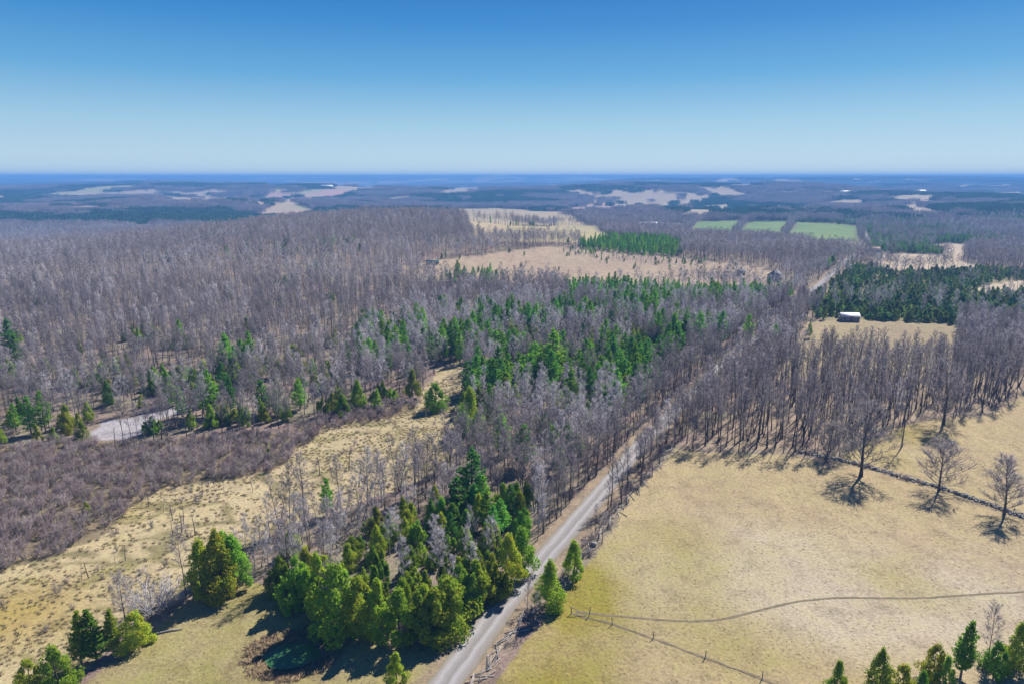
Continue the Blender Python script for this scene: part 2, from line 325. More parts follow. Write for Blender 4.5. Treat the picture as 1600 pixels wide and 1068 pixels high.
# ------------------------------------------------------------------ ground sheet
def build_ground():
    th = np.concatenate([np.linspace(-180, -56, 42)[:-1], np.arange(-56, 56.01, 0.22), np.linspace(56, 180, 42)[1:-1]])
    th = np.radians(th)
    r = [0.5, 15, 30, 45, 55]
    while r[-1] < 2600: r.append(r[-1] * 1.0062)
    while r[-1] < 19800: r.append(r[-1] * 1.02)
    r = np.array(r)
    RR, TT = np.meshgrid(r, th, indexing='ij')
    X = RR * np.sin(TT); Y = RR * np.cos(TT); Zz = hgt(X, Y)
    global ZMIN, ZMAX
    ZMIN = float(Zz.min()); nearz = float(Zz[RR < 8500].max()) + 15; ZMAX = max(float(Zz.max()), nearz)
    print('terrain', ZMIN, ZMAX, nearz, float(Zz[RR > 8500].max()))
    nr, n_t = X.shape
    i = np.arange(nr - 1)[:, None]; j = np.arange(n_t)[None, :]; jn = (j + 1) % n_t
    f = np.stack([(i * n_t + j), (i * n_t + jn), ((i + 1) * n_t + jn), ((i + 1) * n_t + j)], -1).reshape(-1, 4)[:, ::-1]
    x = X.ravel(); y = Y.ravel(); rr = RR.ravel()
    jit = np.clip(rr * 0.012, 0.8, 40)
    xj = x + fbm(x / 9, y / 9, 3) * 2 * jit; yj = y + fbm(x / 9 + 40, y / 9, 3) * 2 * jit
    C = np.tile(np.array([.27, .215, .165]), (len(x), 1))            # leaf litter
    n1 = fbm(x / 40, y / 40, 4)[:, None]; n2 = fbm(x / 11 + 9, y / 11, 3)[:, None]; n3 = fbm(x / 160 + 3, y / 160, 3)[:, None]
    C = C + n1 * np.array([.10, .09, .05]) + n2 * np.array([-.03, .05, -.02])
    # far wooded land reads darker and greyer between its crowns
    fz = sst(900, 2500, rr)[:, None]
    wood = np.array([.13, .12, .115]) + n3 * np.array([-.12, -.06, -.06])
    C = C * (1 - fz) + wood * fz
    cm = clearings(x, y); C[cm] = np.array([.46, .37, .25]) + n3[cm] * np.array([-.35, .1, -.2])
    A = np.zeros(len(x))                                              # grassiness -> green tint in the shader
    def put(P, c, a, jitter=True, vary=1.0):
        m = inside(P, xj if jitter else x, yj if jitter else y)
        cc = np.array(c) + vary * (n1[m] * np.array([.10, .08, .04]) + n2[m] * np.array([.03, .05, 0]))
        C[m] = cc; A[m] = a
        return m
    tan = (.45, .355, .205)
    for k, P in OPEN.items():
        if k.startswith('far_'): put(P, (.46, .37, .26), .1)
    put(Z['alder'], (.24, .19, .12), .3); put(Z['alder_b'], (.26, .20, .13), .3)
    put(Z['right_wood'], (.34, .265, .19), .05)
    put(Z['juniper'], (.25, .22, .13), .3)
    m = put(OPEN['field'], tan, .35)
    # paler worn ground in the middle of the field, mossy yellow green in the near corner
    def blob(px, py, sx, sy, rot=0):
        cx, cy = at(px, py); return np.exp(-(((x - cx) / sx) ** 2 + ((y - cy) / sy) ** 2))
    pale = (blob(1230, 900, 45, 14) * 1.0 + blob(1420, 960, 40, 12) * .9 + blob(1130, 840, 18, 12) * .5) * (1 + 1.2 * n2[:, 0]) * m
    C += np.clip(pale, 0, 1)[:, None] * np.array([.05, .065, .10])
    moss = (blob(820, 1050, 18, 13) * .85 + blob(890, 965, 10, 10) * .75 + blob(930, 920, 9, 12) * .4) * m * (1 + 1.5 * n2[:, 0])
    moss = np.clip(moss + m * np.clip(n1[:, 0] * 2.4 - .08, 0, .6), 0, 1)[:, None]
    C = C * (1 - moss * .85) + np.array([.27, .225, .02]) * moss * .85
    A = np.where(m, .35 + moss[:, 0] * .4, A)
    m = put(OPEN['wetland'], (.50, .405, .24), .3)
    wet = np.clip(fbm(x / 7, y / 4, 3) * 2.5 - .05, 0, 1)[:, None] * m[:, None]
    chan = np.clip(1 - np.abs(fbm(x / 14 + 5, y / 9 + 2, 3)) * 16, 0, 1)[:, None] * m[:, None]
    C = C * (1 - chan * .75) + np.array([.15, .14, .055]) * chan * .75
    C = C * (1 - wet * .55) + np.array([.29, .27, .08]) * wet * .55
    b = (blob(20, 960, 12, 10) + blob(160, 800, 14, 6) * .4 + blob(570, 590, 20, 8) * 0)[:, None] * m[:, None]
    C = C * (1 - b * .7) + np.array([.38, .27, .05]) * b * .7
    m = put(OPEN['lawn'], (.36, .30, .15), .6)
    lw = np.clip(fbm(x / 6, y / 6, 3) * 3 + .1, 0, 1)[:, None] * m[:, None]
    C = C * (1 - lw * .45) + np.array([.24, .215, .05]) * lw * .55
    mo = np.clip(fbm(x / 2.2 + 3, y / 2.2, 3) * 4 - .2, 0, 1)[:, None] * m[:, None] * np.clip(fbm(x / 12 + 8, y / 12, 2) * 4 + .6, 0, 1)[:, None]
    C = C * (1 - mo * .6) + np.array([.16, .15, .05]) * mo * .6
    put(OPEN['clearing'], (.40, .37, .385), 0, vary=.2)
    put(OPEN['pasture'], (.41, .315, .225), .12); put(OPEN['pasture_upper'] if 'pasture_upper' in OPEN else Z['pasture_upper'], (.39, .30, .225), .1)
    put(OPEN['lens_field'], (.46, .37, .23), .12); put(OPEN['lens_field_low'], (.44, .37, .20), .2)
    put(OPEN['barn_field'], (.36, .29, .18), .3)
    for k in ('green_a', 'green_b', 'green_c'): put(OPEN[k], (.20, .29, .10), .3, vary=1.0)
    for k in ('strip_road', 'right_strip', 'right_strip_b', 'yard'): put(OPEN[k], (.52, .42, .30), .1)
    # field shading: mower and plough lines are left to the shader; verges of the road
    d, s = line_dist(ROAD, x, y)
    dj = d + fbm(x / 3, y / 3, 2) * 2.0
    v = (1 - sst(3.6, 6.0, dj))[:, None] * (rr < 900)[:, None]
    C = C * (1 - v) + np.array([.33, .255, .175]) * v
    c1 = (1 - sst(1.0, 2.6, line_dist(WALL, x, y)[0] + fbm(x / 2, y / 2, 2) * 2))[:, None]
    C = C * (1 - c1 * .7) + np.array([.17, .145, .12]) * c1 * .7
    pd = np.hypot(x - POND[0], (y - POND[1]))
    c2 = (1 - sst(5.5, 10, pd + fbm(x / 2.5, y / 2.5, 2) * 6))[:, None]
    C = C * (1 - c2 * .8) + np.array([.24, .18, .10]) * c2 * .8
    C = np.clip(C * np.array([.80, .79, .80]), .02, .8)
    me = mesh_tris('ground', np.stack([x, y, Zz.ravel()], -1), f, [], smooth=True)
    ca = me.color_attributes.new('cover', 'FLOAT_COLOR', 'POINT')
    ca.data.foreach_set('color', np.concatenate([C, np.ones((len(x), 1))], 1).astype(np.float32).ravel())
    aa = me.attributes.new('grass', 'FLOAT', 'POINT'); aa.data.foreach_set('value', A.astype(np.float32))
    m = bpy.data.materials.new('land'); m.use_nodes = True; t = m.node_tree; t.nodes.clear(); L = t.links.new
    o = nd(t, 'ShaderNodeOutputMaterial'); b = nd(t, 'ShaderNodeBsdfPrincipled', Roughness=.95); b.inputs['Specular IOR Level'].default_value = .05
    at_ = nd(t, 'ShaderNodeAttribute', attribute_name='cover'); ga = nd(t, 'ShaderNodeAttribute', attribute_name='grass')
    co = nd(t, 'ShaderNodeTexCoord')
    def noise(sc, det=5., rough=.6, vec=None):
        n = nd(t, 'ShaderNodeTexNoise', Scale=sc, Detail=det, Roughness=rough); L(vec or co.outputs['Object'], n.inputs['Vector']); return n.outputs[0]
    def ramp(s, a, c, lo, hi):
        r = nd(t, 'ShaderNodeMapRange'); L(s, r.inputs[0]); r.inputs[1].default_value = a; r.inputs[2].default_value = c; r.inputs[3].default_value = lo; r.inputs[4].default_value = hi; return r.outputs[0]
    def mul(a, c):
        k = nd(t, 'ShaderNodeMath', operation='MULTIPLY'); L(a, k.inputs[0])
        if isinstance(c, float): k.inputs[1].default_value = c
        else: L(c, k.inputs[1])
        return k.outputs[0]
    nf = noise(1.6, 6., .75); nm = noise(.22, 5., .65); nb = noise(.045, 4.)
    mp = nd(t, 'ShaderNodeMapping'); mp.inputs['Rotation'].default_value = (0, 0, R(26)); mp.inputs['Scale'].default_value = (1.0, .12, 1)
    L(co.outputs['Object'], mp.inputs[0]); ns = noise(.35, 4., .6, mp.outputs[0])
    val = mul(mul(ramp(nf, .3, .7, .6, 1.4), ramp(nm, .3, .7, .76, 1.22)), ramp(ns, .3, .7, .93, 1.07))
    hsv = nd(t, 'ShaderNodeHueSaturation'); L(at_.outputs['Color'], hsv.inputs['Color']); L(val, hsv.inputs['Value'])
    mx = nd(t, 'ShaderNodeMix', data_type='RGBA'); L(mul(mul(ramp(nm, .48, .68, 0., 1.), ramp(nf, .35, .6, .2, 1.)), ga.outputs['Fac']), mx.inputs[0])
    L(hsv.outputs[0], mx.inputs[6]); mx.inputs[7].default_value = (.155, .165, .025, 1)
    L(mx.outputs[2], b.inputs['Base Color'])
    bp = nd(t, 'ShaderNodeBump', Strength=.7, Distance=.25); L(nf, bp.inputs['Height']); L(bp.outputs[0], b.inputs['Normal'])
    L(b.outputs[0], o.inputs[0])
    me.materials.append(m)
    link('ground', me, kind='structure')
build_ground()

def ribbon(name, L, width, lift, m, step=2.0, wob=0.15, kind='structure', cross=5, parent=None, noise=6.0):
    L = np.array(L); seg = np.hypot(*(L[1:] - L[:-1]).T); s = np.concatenate([[0], np.cumsum(seg)])
    # smooth the line a little
    n = int(s[-1] / step) + 2; q = np.linspace(0, s[-1], n)
    x = np.interp(q, s, L[:, 0]); y = np.interp(q, s, L[:, 1])
    k = max(3, int(12 / step)) | 1; ker = np.ones(k) / k
    xp = np.pad(x, k // 2, mode='reflect', reflect_type='odd'); yp = np.pad(y, k // 2, mode='reflect', reflect_type='odd')
    x = np.convolve(xp, ker, 'valid'); y = np.convolve(yp, ker, 'valid')
    tx = np.gradient(x); ty = np.gradient(y); l = np.hypot(tx, ty); nx, ny = ty / l, -tx / l
    V = []; Uv = []
    for c in range(cross):
        u = c / (cross - 1) * 2 - 1
        edge = abs(u) == 1
        wv = width / 2 * u + (fbm(q / noise + 11 * u, q * 0 + u * 5, 3) * wob * 2 if edge else 0)
        X = x + nx * wv; Y = y + ny * wv
        V.append(np.stack([X, Y, hgt(X, Y) + lift * (0.4 if edge else 1.0)], -1)); Uv.append(np.full(n, u))
    V = np.array(V).transpose(1, 0, 2).reshape(-1, 3); Uv = np.array(Uv).T.ravel()
    i = np.arange(n - 1)[:, None] * cross; j = np.arange(cross - 1)[None, :]
    f = np.stack([i + j, i + j + 1, i + cross + j + 1, i + cross + j], -1).reshape(-1, 4)
    me = mesh_tris(name, V, f, [m], smooth=True)
    a = me.attributes.new('across', 'FLOAT', 'POINT'); a.data.foreach_set('value', Uv.astype(np.float32))
    return link(name, me, kind=kind, parent=parent)
def road_mat():
    m = bpy.data.materials.new('gravel'); m.use_nodes = True; t = m.node_tree; t.nodes.clear(); L = t.links.new
    o = nd(t, 'ShaderNodeOutputMaterial'); b = nd(t, 'ShaderNodeBsdfPrincipled', Roughness=.95); b.inputs['Specular IOR Level'].default_value = .1
    a = nd(t, 'ShaderNodeAttribute', attribute_name='across'); co = nd(t, 'ShaderNodeTexCoord')
    n = nd(t, 'ShaderNodeTexNoise', Scale=.25, Detail=5.); n2 = nd(t, 'ShaderNodeTexNoise', Scale=3., Detail=6., Roughness=.7)
    L(co.outputs['Object'], n.inputs[0]); L(co.outputs['Object'], n2.inputs[0])
    ad = nd(t, 'ShaderNodeMath', operation='MULTIPLY_ADD'); L(n.outputs[0], ad.inputs[0]); ad.inputs[1].default_value = .35; L(a.outputs['Fac'], ad.inputs[2])
    r = nd(t, 'ShaderNodeValToRGB'); cr = r.color_ramp
    mr = nd(t, 'ShaderNodeMapRange'); L(ad.outputs[0], mr.inputs[0]); mr.inputs[1].default_value = -.82; mr.inputs[2].default_value = 1.17
    L(mr.outputs[0], r.inputs[0])
    stops = [(0, (0.211, 0.186, 0.136)), (.10, (0.255, 0.228, 0.204)), (.25, (0.334, 0.316, 0.320)), (.36, (0.264, 0.246, 0.242)), (.52, (0.216, 0.195, 0.184)), (.64, (0.339, 0.321, 0.325)), (.78, (0.255, 0.233, 0.228)), (.93, (0.229, 0.200, 0.170)), (1, (0.194, 0.167, 0.116))]
    cr.elements[0].position = 0; cr.elements[0].color = (*stops[0][1], 1); cr.elements[1].position = 1; cr.elements[1].color = (*stops[-1][1], 1)
    for p, c in stops[1:-1]:
        e = cr.elements.new(p); e.color = (*c, 1)
    h = nd(t, 'ShaderNodeHueSaturation'); L(r.outputs[0], h.inputs['Color'])
    m2 = nd(t, 'ShaderNodeMapRange'); L(n2.outputs[0], m2.inputs[0]); m2.inputs[1].default_value = .3; m2.inputs[2].default_value = .7; m2.inputs[3].default_value = .85; m2.inputs[4].default_value = 1.12
    L(m2.outputs[0], h.inputs['Value']); L(h.outputs[0], b.inputs['Base Color'])
    bp = nd(t, 'ShaderNodeBump', Strength=.3, Distance=.05); L(n2.outputs[0], bp.inputs['Height']); L(bp.outputs[0], b.inputs['Normal']); L(b.outputs[0], o.inputs[0])
    return m
M['gravel'] = road_mat()
M['trod'] = mat('trodden_earth', (.13, .105, .07), (.19, .155, .10), .8, coord='Object')
ribbon('gravel_road', ROAD, 5.2, .10, M['gravel'], step=1.5, wob=.5, cross=9)
ribbon('path', TRAIL, .55, .03, M['trod'], step=.8, wob=.16, noise=2.5)

# pond: one water sheet over the carved hollow
def pond():
    m = bpy.data.materials.new('pond_water'); m.use_nodes = True; t = m.node_tree; b = t.nodes['Principled BSDF']
    b.inputs['Base Color'].default_value = (.035, .11, .035, 1); b.inputs['Roughness'].default_value = .25; b.inputs['Specular IOR Level'].default_value = .4
    n = nd(t, 'ShaderNodeTexNoise', Scale=2., Detail=3.); bp = nd(t, 'ShaderNodeBump', Strength=.08, Distance=.03)
    co = nd(t, 'ShaderNodeTexCoord'); t.links.new(co.outputs['Object'], n.inputs[0]); t.links.new(n.outputs[0], bp.inputs['Height']); t.links.new(bp.outputs[0], b.inputs['Normal'])
    a = np.linspace(0, 2 * np.pi, 49)[:-1]
    rr = 4.1 * (1 + .5 * fbm(np.cos(a) * 1.3 + 5, np.sin(a) * 1.3, 3))
    z0 = float(hgt(*POND)) + .42
    V = [(0, 0, 0)] + [(rr[i] * math.cos(a[i]) * 1.05, rr[i] * math.sin(a[i]) * .8, 0) for i in range(48)]
    f = [(0, i + 1, (i + 1) % 48 + 1) for i in range(48)]
    link('pond', mesh_tris('pond', V, f, [m]), kind='structure', loc=(POND[0], POND[1], z0))
pond()

# ------------------------------------------------------------------ plant shapes
class Geo:
    def __init__(s): s.v = []; s.f = []; s.n = 0
    def add(s, v, f):
        v = np.asarray(v, float).reshape(-1, 3); f = np.asarray(f, int).reshape(-1, 3)
        s.v.append(v); s.f.append(f + s.n); s.n += len(v)
    def get(s):
        if not s.v: return np.zeros((0, 3)), np.zeros((0, 3), int)
        return np.concatenate(s.v), np.concatenate(s.f)
    def tris(s): return sum(len(f) for f in s.f)
def tube(g, P, rad, sides=4):
    P = np.asarray(P, float); n = len(P)
    T = np.gradient(P, axis=0); T /= np.linalg.norm(T, axis=1)[:, None] + 1e-9
    ref = np.array([.31, .95, .02]) if abs(T[0, 2]) > .6 else np.array([0, 0, 1.])
    A = np.cross(T, ref); A /= np.linalg.norm(A, axis=1)[:, None] + 1e-9; B = np.cross(T, A)
    an = np.arange(sides) / sides * 2 * np.pi
    V = P[:, None, :] + np.asarray(rad)[:, None, None] * (np.cos(an)[None, :, None] * A[:, None, :] + np.sin(an)[None, :, None] * B[:, None, :])
    V = V.reshape(-1, 3); F_ = []
    for i in range(n - 1):
        for j in range(sides):
            a = i * sides + j; b = i * sides + (j + 1) % sides
            F_ += [(a, b, b + sides), (a, b + sides, a + sides)]
    g.add(V, F_)
def cones(g, P, D, Ln, W):
    """many thin three-sided twigs"""
    P = np.asarray(P); D = D / (np.linalg.norm(D, axis=1)[:, None] + 1e-9); n = len(P)
    r = rng.normal(size=(n, 3)); A = np.cross(D, r); A /= np.linalg.norm(A, axis=1)[:, None] + 1e-9; B = np.cross(D, A)
    V = np.empty((n, 4, 3))
    for k in range(3):
        a = k * 2.0944; V[:, k] = P + (np.cos(a) * A + np.sin(a) * B) * (np.asarray(W) / 2).reshape(-1, 1)
    V[:, 3] = P + D * np.asarray(Ln).reshape(-1, 1)
    b = np.arange(n)[:, None] * 4
    f = np.concatenate([b + [0, 1, 3], b + [1, 2, 3], b + [2, 0, 3]])
    g.add(V.reshape(-1, 3), f)
def path(p, d, L, n, wob, rise):
    P = [np.array(p, float)]; d = np.array(d, float); d /= np.linalg.norm(d)
    for i in range(n):
        d = d + rng.normal(size=3) * wob + np.array([0, 0, rise]); d /= np.linalg.norm(d)
        P.append(P[-1] + d * L / n)
    return np.array(P)
def lerp_path(P, t):
    k = t * (len(P) - 1); i = min(int(k), len(P) - 2); return P[i] + (P[i + 1] - P[i]) * (k - i), P[i + 1] - P[i]
def bare_tree(H=17., crown0=.4, spread=.2, limbs=22, sub=5, twigs=6, tw=.035, tr=.19, lean=0., up=.5, forks=1, lod=0):
    tg, cg = Geo(), Geo()
    TW = [[], [], [], []]
    def add_twigs(P, n, L, t0=.3):
        for _ in range(n):
            q, d = lerp_path(P, rng.uniform(t0, 1)); d = d / (np.linalg.norm(d) + 1e-9)
            dd = d + rng.normal(size=3) * .55 + np.array([0, 0, .25])
            TW[0].append(q); TW[1].append(dd); TW[2].append(L * rng.uniform(.6, 1.3)); TW[3].append(tw * rng.uniform(.7, 1.3))
    stems = []
    az0 = rng.uniform(0, 6.28)
    for k in range(forks):
        d = np.array([math.cos(az0 + k * 2.4) * (.16 if forks > 1 else 0) + lean * math.cos(az0), math.sin(az0 + k * 2.4) * (.16 if forks > 1 else 0) + lean * math.sin(az0), 1])
        P = path((0, 0, -.4), d, H * (1 if k == 0 else rng.uniform(.75, .95)), 7 if lod == 0 else 3, .035, .015 if lean < .2 else 0)
        rad = tr * (1 - .93 * np.linspace(0, 1, len(P)) ** .9) * (1 if forks == 1 else .75); rad[0] *= 1.35
        tube(tg, P, rad, 6 if lod == 0 else 3); stems.append(P)
    for P in stems:
        nl = max(3, limbs // forks)
        for i in range(nl):
            t = crown0 + (1 - crown0) * ((i + rng.uniform(0, 1)) / nl) ** .9; t = min(t, .985)
            q, _ = lerp_path(P, t); az = i * 2.4 + rng.uniform(-.5, .5)
            L = H * spread * (1.25 - .85 * (t - crown0) / (1 - crown0)) * rng.uniform(.65, 1.2)
            if i < nl * .15: L *= .7
            d = (math.cos(az), math.sin(az), up + .9 * t * rng.uniform(.6, 1.2))
            Q = path(q, d, L, 4 if lod == 0 else 2, .09, .12)
            r0 = .30 * tr * (1.15 - .7 * t)
            tube(cg, Q, r0 * (1 - .85 * np.linspace(0, 1, len(Q))), 3)
            for k in range(sub):
                tt = rng.uniform(.25, .95); q2, dd = lerp_path(Q, tt); dd = dd / np.linalg.norm(dd)
                d2 = dd + rng.normal(size=3) * .55 + np.array([0, 0, .15])
                L2 = L * rng.uniform(.3, .5) * (1.25 - .5 * tt)
                Q2 = path(q2, d2, L2, 2, .12, .1)
                if lod == 0: tube(cg, Q2, r0 * .42 * np.array([1, .6, .25]), 3)
                add_twigs(Q2, twigs, L2 * .6 + .35, .1)
            add_twigs(Q, twigs, L * .3 + .3)
        add_twigs(P, twigs * 2, H * .05 + .3, .85)
    cones(cg, np.array(TW[0]), np.array(TW[1]), np.array(TW[2]), np.array(TW[3]))
    return tg, cg
def sprays(g, P, N, size, jit=.5, flat=.75):
    """small pointed foliage pieces around points P, facing roughly along N"""
    n = len(P); N = N / (np.linalg.norm(N, axis=1)[:, None] + 1e-9)
    A = np.cross(N, rng.normal(size=(n, 3))); A /= np.linalg.norm(A, axis=1)[:, None] + 1e-9; B = np.cross(N, A)
    a = size * rng.uniform(.6, 1.3, n)[:, None]
    T = N * jit + A * rng.uniform(-1, 1, (n, 1)) + np.array([0, 0, .45]); T /= np.linalg.norm(T, axis=1)[:, None]
    B2 = np.cross(T, A + N * .6); B2 /= np.linalg.norm(B2, axis=1)[:, None] + 1e-9
    fl = rng.random(n) < flat                                      # most pieces lie like fans, facing outward
    C_ = np.cos(rng.uniform(0, 6.28, (n, 1))); S_ = np.sin(rng.uniform(0, 6.28, (n, 1)))
    T2 = A * C_ + B * S_ + N * rng.normal(0, .3, (n, 1)); T2 /= np.linalg.norm(T2, axis=1)[:, None] + 1e-9
    B3 = np.cross(T2, N + rng.normal(0, .3, (n, 3))); B3 /= np.linalg.norm(B3, axis=1)[:, None] + 1e-9
    T[fl] = T2[fl]; B2[fl] = B3[fl]
    V = np.stack([P - T * a * .5, P + B2 * a * .42 + N * a * .15, P + T * a * .9, P - B2 * a * .42 + N * a * .1], 1)
    b = np.arange(n)[:, None] * 4
    g.add(V.reshape(-1, 3), np.concatenate([b + [0, 1, 2], b + [0, 2, 3]]))
def cedar(H=7., W=1.7, n=2200, size=.30, point=1.0, lumps=26):
    W *= 1.32
    tg, cg = Geo(), Geo()
    P = path((0, 0, -.3), (rng.normal() * .04, rng.normal() * .04, 1), H * .93, 5, .03, 0)
    tube(tg, P, np.linspace(H * .02 + .03, .03, 6), 5)
    # upright plumes on a teardrop outline
    c = []; k = 0
    for i in range(lumps):
        t = rng.uniform(.03, .97) ** .9; az = i * 2.4 + rng.uniform(-.4, .4)
        prof = math.sin(math.pi * min(1, (t + .12) / 1.12) ** .72) * (1 - t * .25 * point)
        rr = W * max(.05, prof) * rng.uniform(.5, .95)
        c.append((math.cos(az) * rr, math.sin(az) * rr, t * H, W * rng.uniform(.20, .42) * (1.1 - .5 * t), H * rng.uniform(.07, .19)))
    c.append((0, 0, H * .93, W * .2, H * .10)); c = np.array(c)
    idx = rng.integers(0, len(c), n); u = rng.normal(size=(n, 3)); u /= np.linalg.norm(u, axis=1)[:, None]
    rad = rng.uniform(.55, 1.08, n)[:, None]
    Q = c[idx, :3] + u * rad * np.stack([c[idx, 3], c[idx, 3], c[idx, 4]], 1)
    Q[:, 2] = np.clip(Q[:, 2], .1, None)
    out = Q * np.array([1, 1, .0]) * .7 + u * .8 + np.array([0, 0, .7])
    sprays(cg, Q, out + 1e-3, size)
    return tg, cg
def cedar_clump(tops, n=2600):
    tg, cg = Geo(), Geo()
    for (x, y, H, W) in tops:
        a, b = cedar(H, W, n, .23, rng.uniform(.5, 1.0), 18)
        for G, q in ((tg, a), (cg, b)):
            v, f = q.get(); G.add(v + np.array([x, y, 0]) + np.outer(v[:, 2] / H, [x * .35, y * .35, 0]), f)
    return tg, cg
def pine(H=14., W=3.2, n=2600, size=.36, whorls=13, lod=0):
    tg, cg = Geo(), Geo()
    P = path((0, 0, -.4), (rng.normal() * .03, rng.normal() * .03, 1), H, 6, .02, .01)
    tube(tg, P, np.linspace(H * .016 + .05, .03, 7), 6 if lod == 0 else 3)
    BP = []; BD = []
    for i in range(whorls):
        t = .18 + .8 * (i / whorls); q, _ = lerp_path(P, t)
        L = W * (1.08 - t) ** .75 * rng.uniform(.75, 1.15) * (1 if t > .3 else .7)
        for k in range(5):
            if rng.random() < .14: continue
            az = k * 1.257 + i * .7 + rng.uniform(-.3, .3); Lb = L * rng.uniform(.6, 1.15)
            Q = path(q, (math.cos(az), math.sin(az), .12 + .35 * t), Lb, 3, .06, .07)
            if lod == 0: tube(tg, Q, np.linspace(.06, .015, 4) * H / 14, 3)
            m = max(2, int(n / whorls / 4.6 * Lb / (W * .6)))
            for _ in range(m):
                tt = rng.uniform(.25, 1.02) ** .8; qq, dd = lerp_path(Q, min(tt, 1))
                side = np.array([-dd[1], dd[0], 0]); side /= np.linalg.norm(side) + 1e-9
                sp = Lb * .30 * (1.15 - tt * .7)
                BP.append(qq + side * rng.normal() * sp + np.array([0, 0, rng.uniform(-.05, .28)])); BD.append(dd / np.linalg.norm(dd) * .6 + side * rng.normal() * .5 + np.array([0, 0, .8]))
    # leader
    for _ in range(int(n * .03)):
        q, dd = lerp_path(P, rng.uniform(.9, 1)); BP.append(q + rng.normal(size=3) * .15); BD.append(rng.normal(size=3) + np.array([0, 0, 1.]))
    sprays(cg, np.array(BP), np.array(BD), size)
    return tg, cg
def shrub(H=3., W=1.7, stems=12, tw=.03, per=9, spread=.6):
    tg, cg = Geo(), Geo(); TW = [[], [], [], []]
    for i in range(stems):
        az = rng.uniform(0, 6.28); s = rng.uniform(.1, spread)
        Q = path((math.cos(az) * .25 * W * rng.random(), math.sin(az) * .25 * W * rng.random(), -.1), (math.cos(az) * s, math.sin(az) * s, 1), H * rng.uniform(.6, 1.05), 3, .12, 0)
        tube(tg, Q, np.array([.035, .025, .018, .008]) * (H / 3), 3)
        for _ in range(per):
            q, d = lerp_path(Q, rng.uniform(.2, 1)); d = d / np.linalg.norm(d)
            TW[0].append(q); TW[1].append(d + rng.normal(size=3) * .6 + [0, 0, .2]); TW[2].append(H * rng.uniform(.2, .45)); TW[3].append(tw * rng.uniform(.7, 1.3))
    cones(cg, np.array(TW[0]), np.array(TW[1]), np.array(TW[2]), np.array(TW[3]))
    return tg, cg
def snag(H=5., lean=.08):
    tg, cg = Geo(), Geo()
    az = rng.uniform(0, 6.28)
    P = path((0, 0, -.3), (math.cos(az) * lean, math.sin(az) * lean, 1), H, 4, .04, 0)
    tube(tg, P, np.linspace(.11, .03, 5), 5)
    n = 14; q = [lerp_path(P, rng.uniform(.3, 1))[0] for _ in range(n)]; a = rng.uniform(0, 6.28, n)
    cones(cg, np.array(q), np.stack([np.cos(a), np.sin(a), rng.uniform(-.1, .8, n)], 1), rng.uniform(.3, 1.1, n), np.full(n, .05))
    return tg, cg

class Kind:
    """one plant shape: separate trunk / crown meshes for single trees, one joined mesh for far woods"""
    def __init__(s, name, tc, m_t, m_c, H):
        (tv, tf), (cv, cf) = tc[0].get(), tc[1].get()
        s.name = name; s.H = H
        s.trunk = mesh_tris(name + '_trunk', tv, tf, [m_t], smooth=True); s.crown = mesh_tris(name + '_crown', cv, cf, [m_c])
        s.raw = (np.concatenate([tv, cv]), np.concatenate([tf, cf + len(tv)]), np.concatenate([np.zeros(len(tf)), np.ones(len(cf))]), m_t, m_c)
        s.joined = None; s.ntri = len(tf) + len(cf)
    def proto(s):
        if s.joined is None:
            v, f, mi, a, b = s.raw; s.joined = bpy.data.objects.new(s.name + '_shape', mesh_tris(s.name + '_shape', v, f, [a, b], mi))
        return s.joined
K = {}
b_, t_, pb, pt = M['bark'], M['twig'], M['pale_bark'], M['pale_twig']
K['wood'] = [Kind('bare_tree', bare_tree(17, .42, .21, 25, 5, 7, .04, .17, up=.42), b_, t_, 17),
             Kind('bare_tree', bare_tree(18, .5, .19, 23, 5, 7, .04, .19, up=.42), b_, t_, 18),
             Kind('bare_tree', bare_tree(16, .35, .23, 27, 5, 7, .04, .16, up=.42, lean=.05), b_, t_, 16),
             Kind('bare_tree', bare_tree(17, .4, .22, 29, 5, 6, .04, .2, up=.42, forks=2), b_, t_, 17)]
K['slim'] = [Kind('bare_tree', bare_tree(18, .52, .15, 22, 4, 5, .045, .23, up=.6), b_, t_, 18), Kind('bare_tree', bare_tree(17, .46, .17, 22, 4, 5, .045, .21, up=.5, lean=.04), b_, t_, 17),
             Kind('bare_tree', bare_tree(18, .5, .16, 24, 4, 5, .045, .22, up=.6, forks=2), b_, t_, 18)]
K['pale'] = [Kind('pale_tree', bare_tree(14, .35, .21, 22, 5, 6, .045, .15, up=.5), pb, pt, 14),
             Kind('pale_tree', bare_tree(13, .3, .24, 24, 5, 6, .045, .15, up=.4, forks=2), pb, pt, 13),
             Kind('pale_tree', bare_tree(15, .4, .18, 20, 5, 6, .045, .16, up=.6), pb, pt, 15)]
K['lean'] = [Kind('leaning_tree', bare_tree(12, .35, .2, 16, 4, 5, .05, .17, lean=.5, up=.4), pb, pt, 12),
             Kind('leaning_tree', bare_tree(11, .3, .2, 16, 4, 5, .05, .16, lean=.35, up=.4), pb, pt, 11),
             Kind('leaning_tree', bare_tree(12, .35, .2, 16, 4, 5, .05, .16, lean=.15, up=.5), pb, pt, 12)]
K['open'] = [Kind('bare_tree', bare_tree(12, .10, .50, 44, 8, 6, .045, .25, up=.25), b_, t_, 12),
             Kind('bare_tree', bare_tree(12, .10, .40, 44, 8, 6, .045, .23, up=.45), b_, t_, 12)]
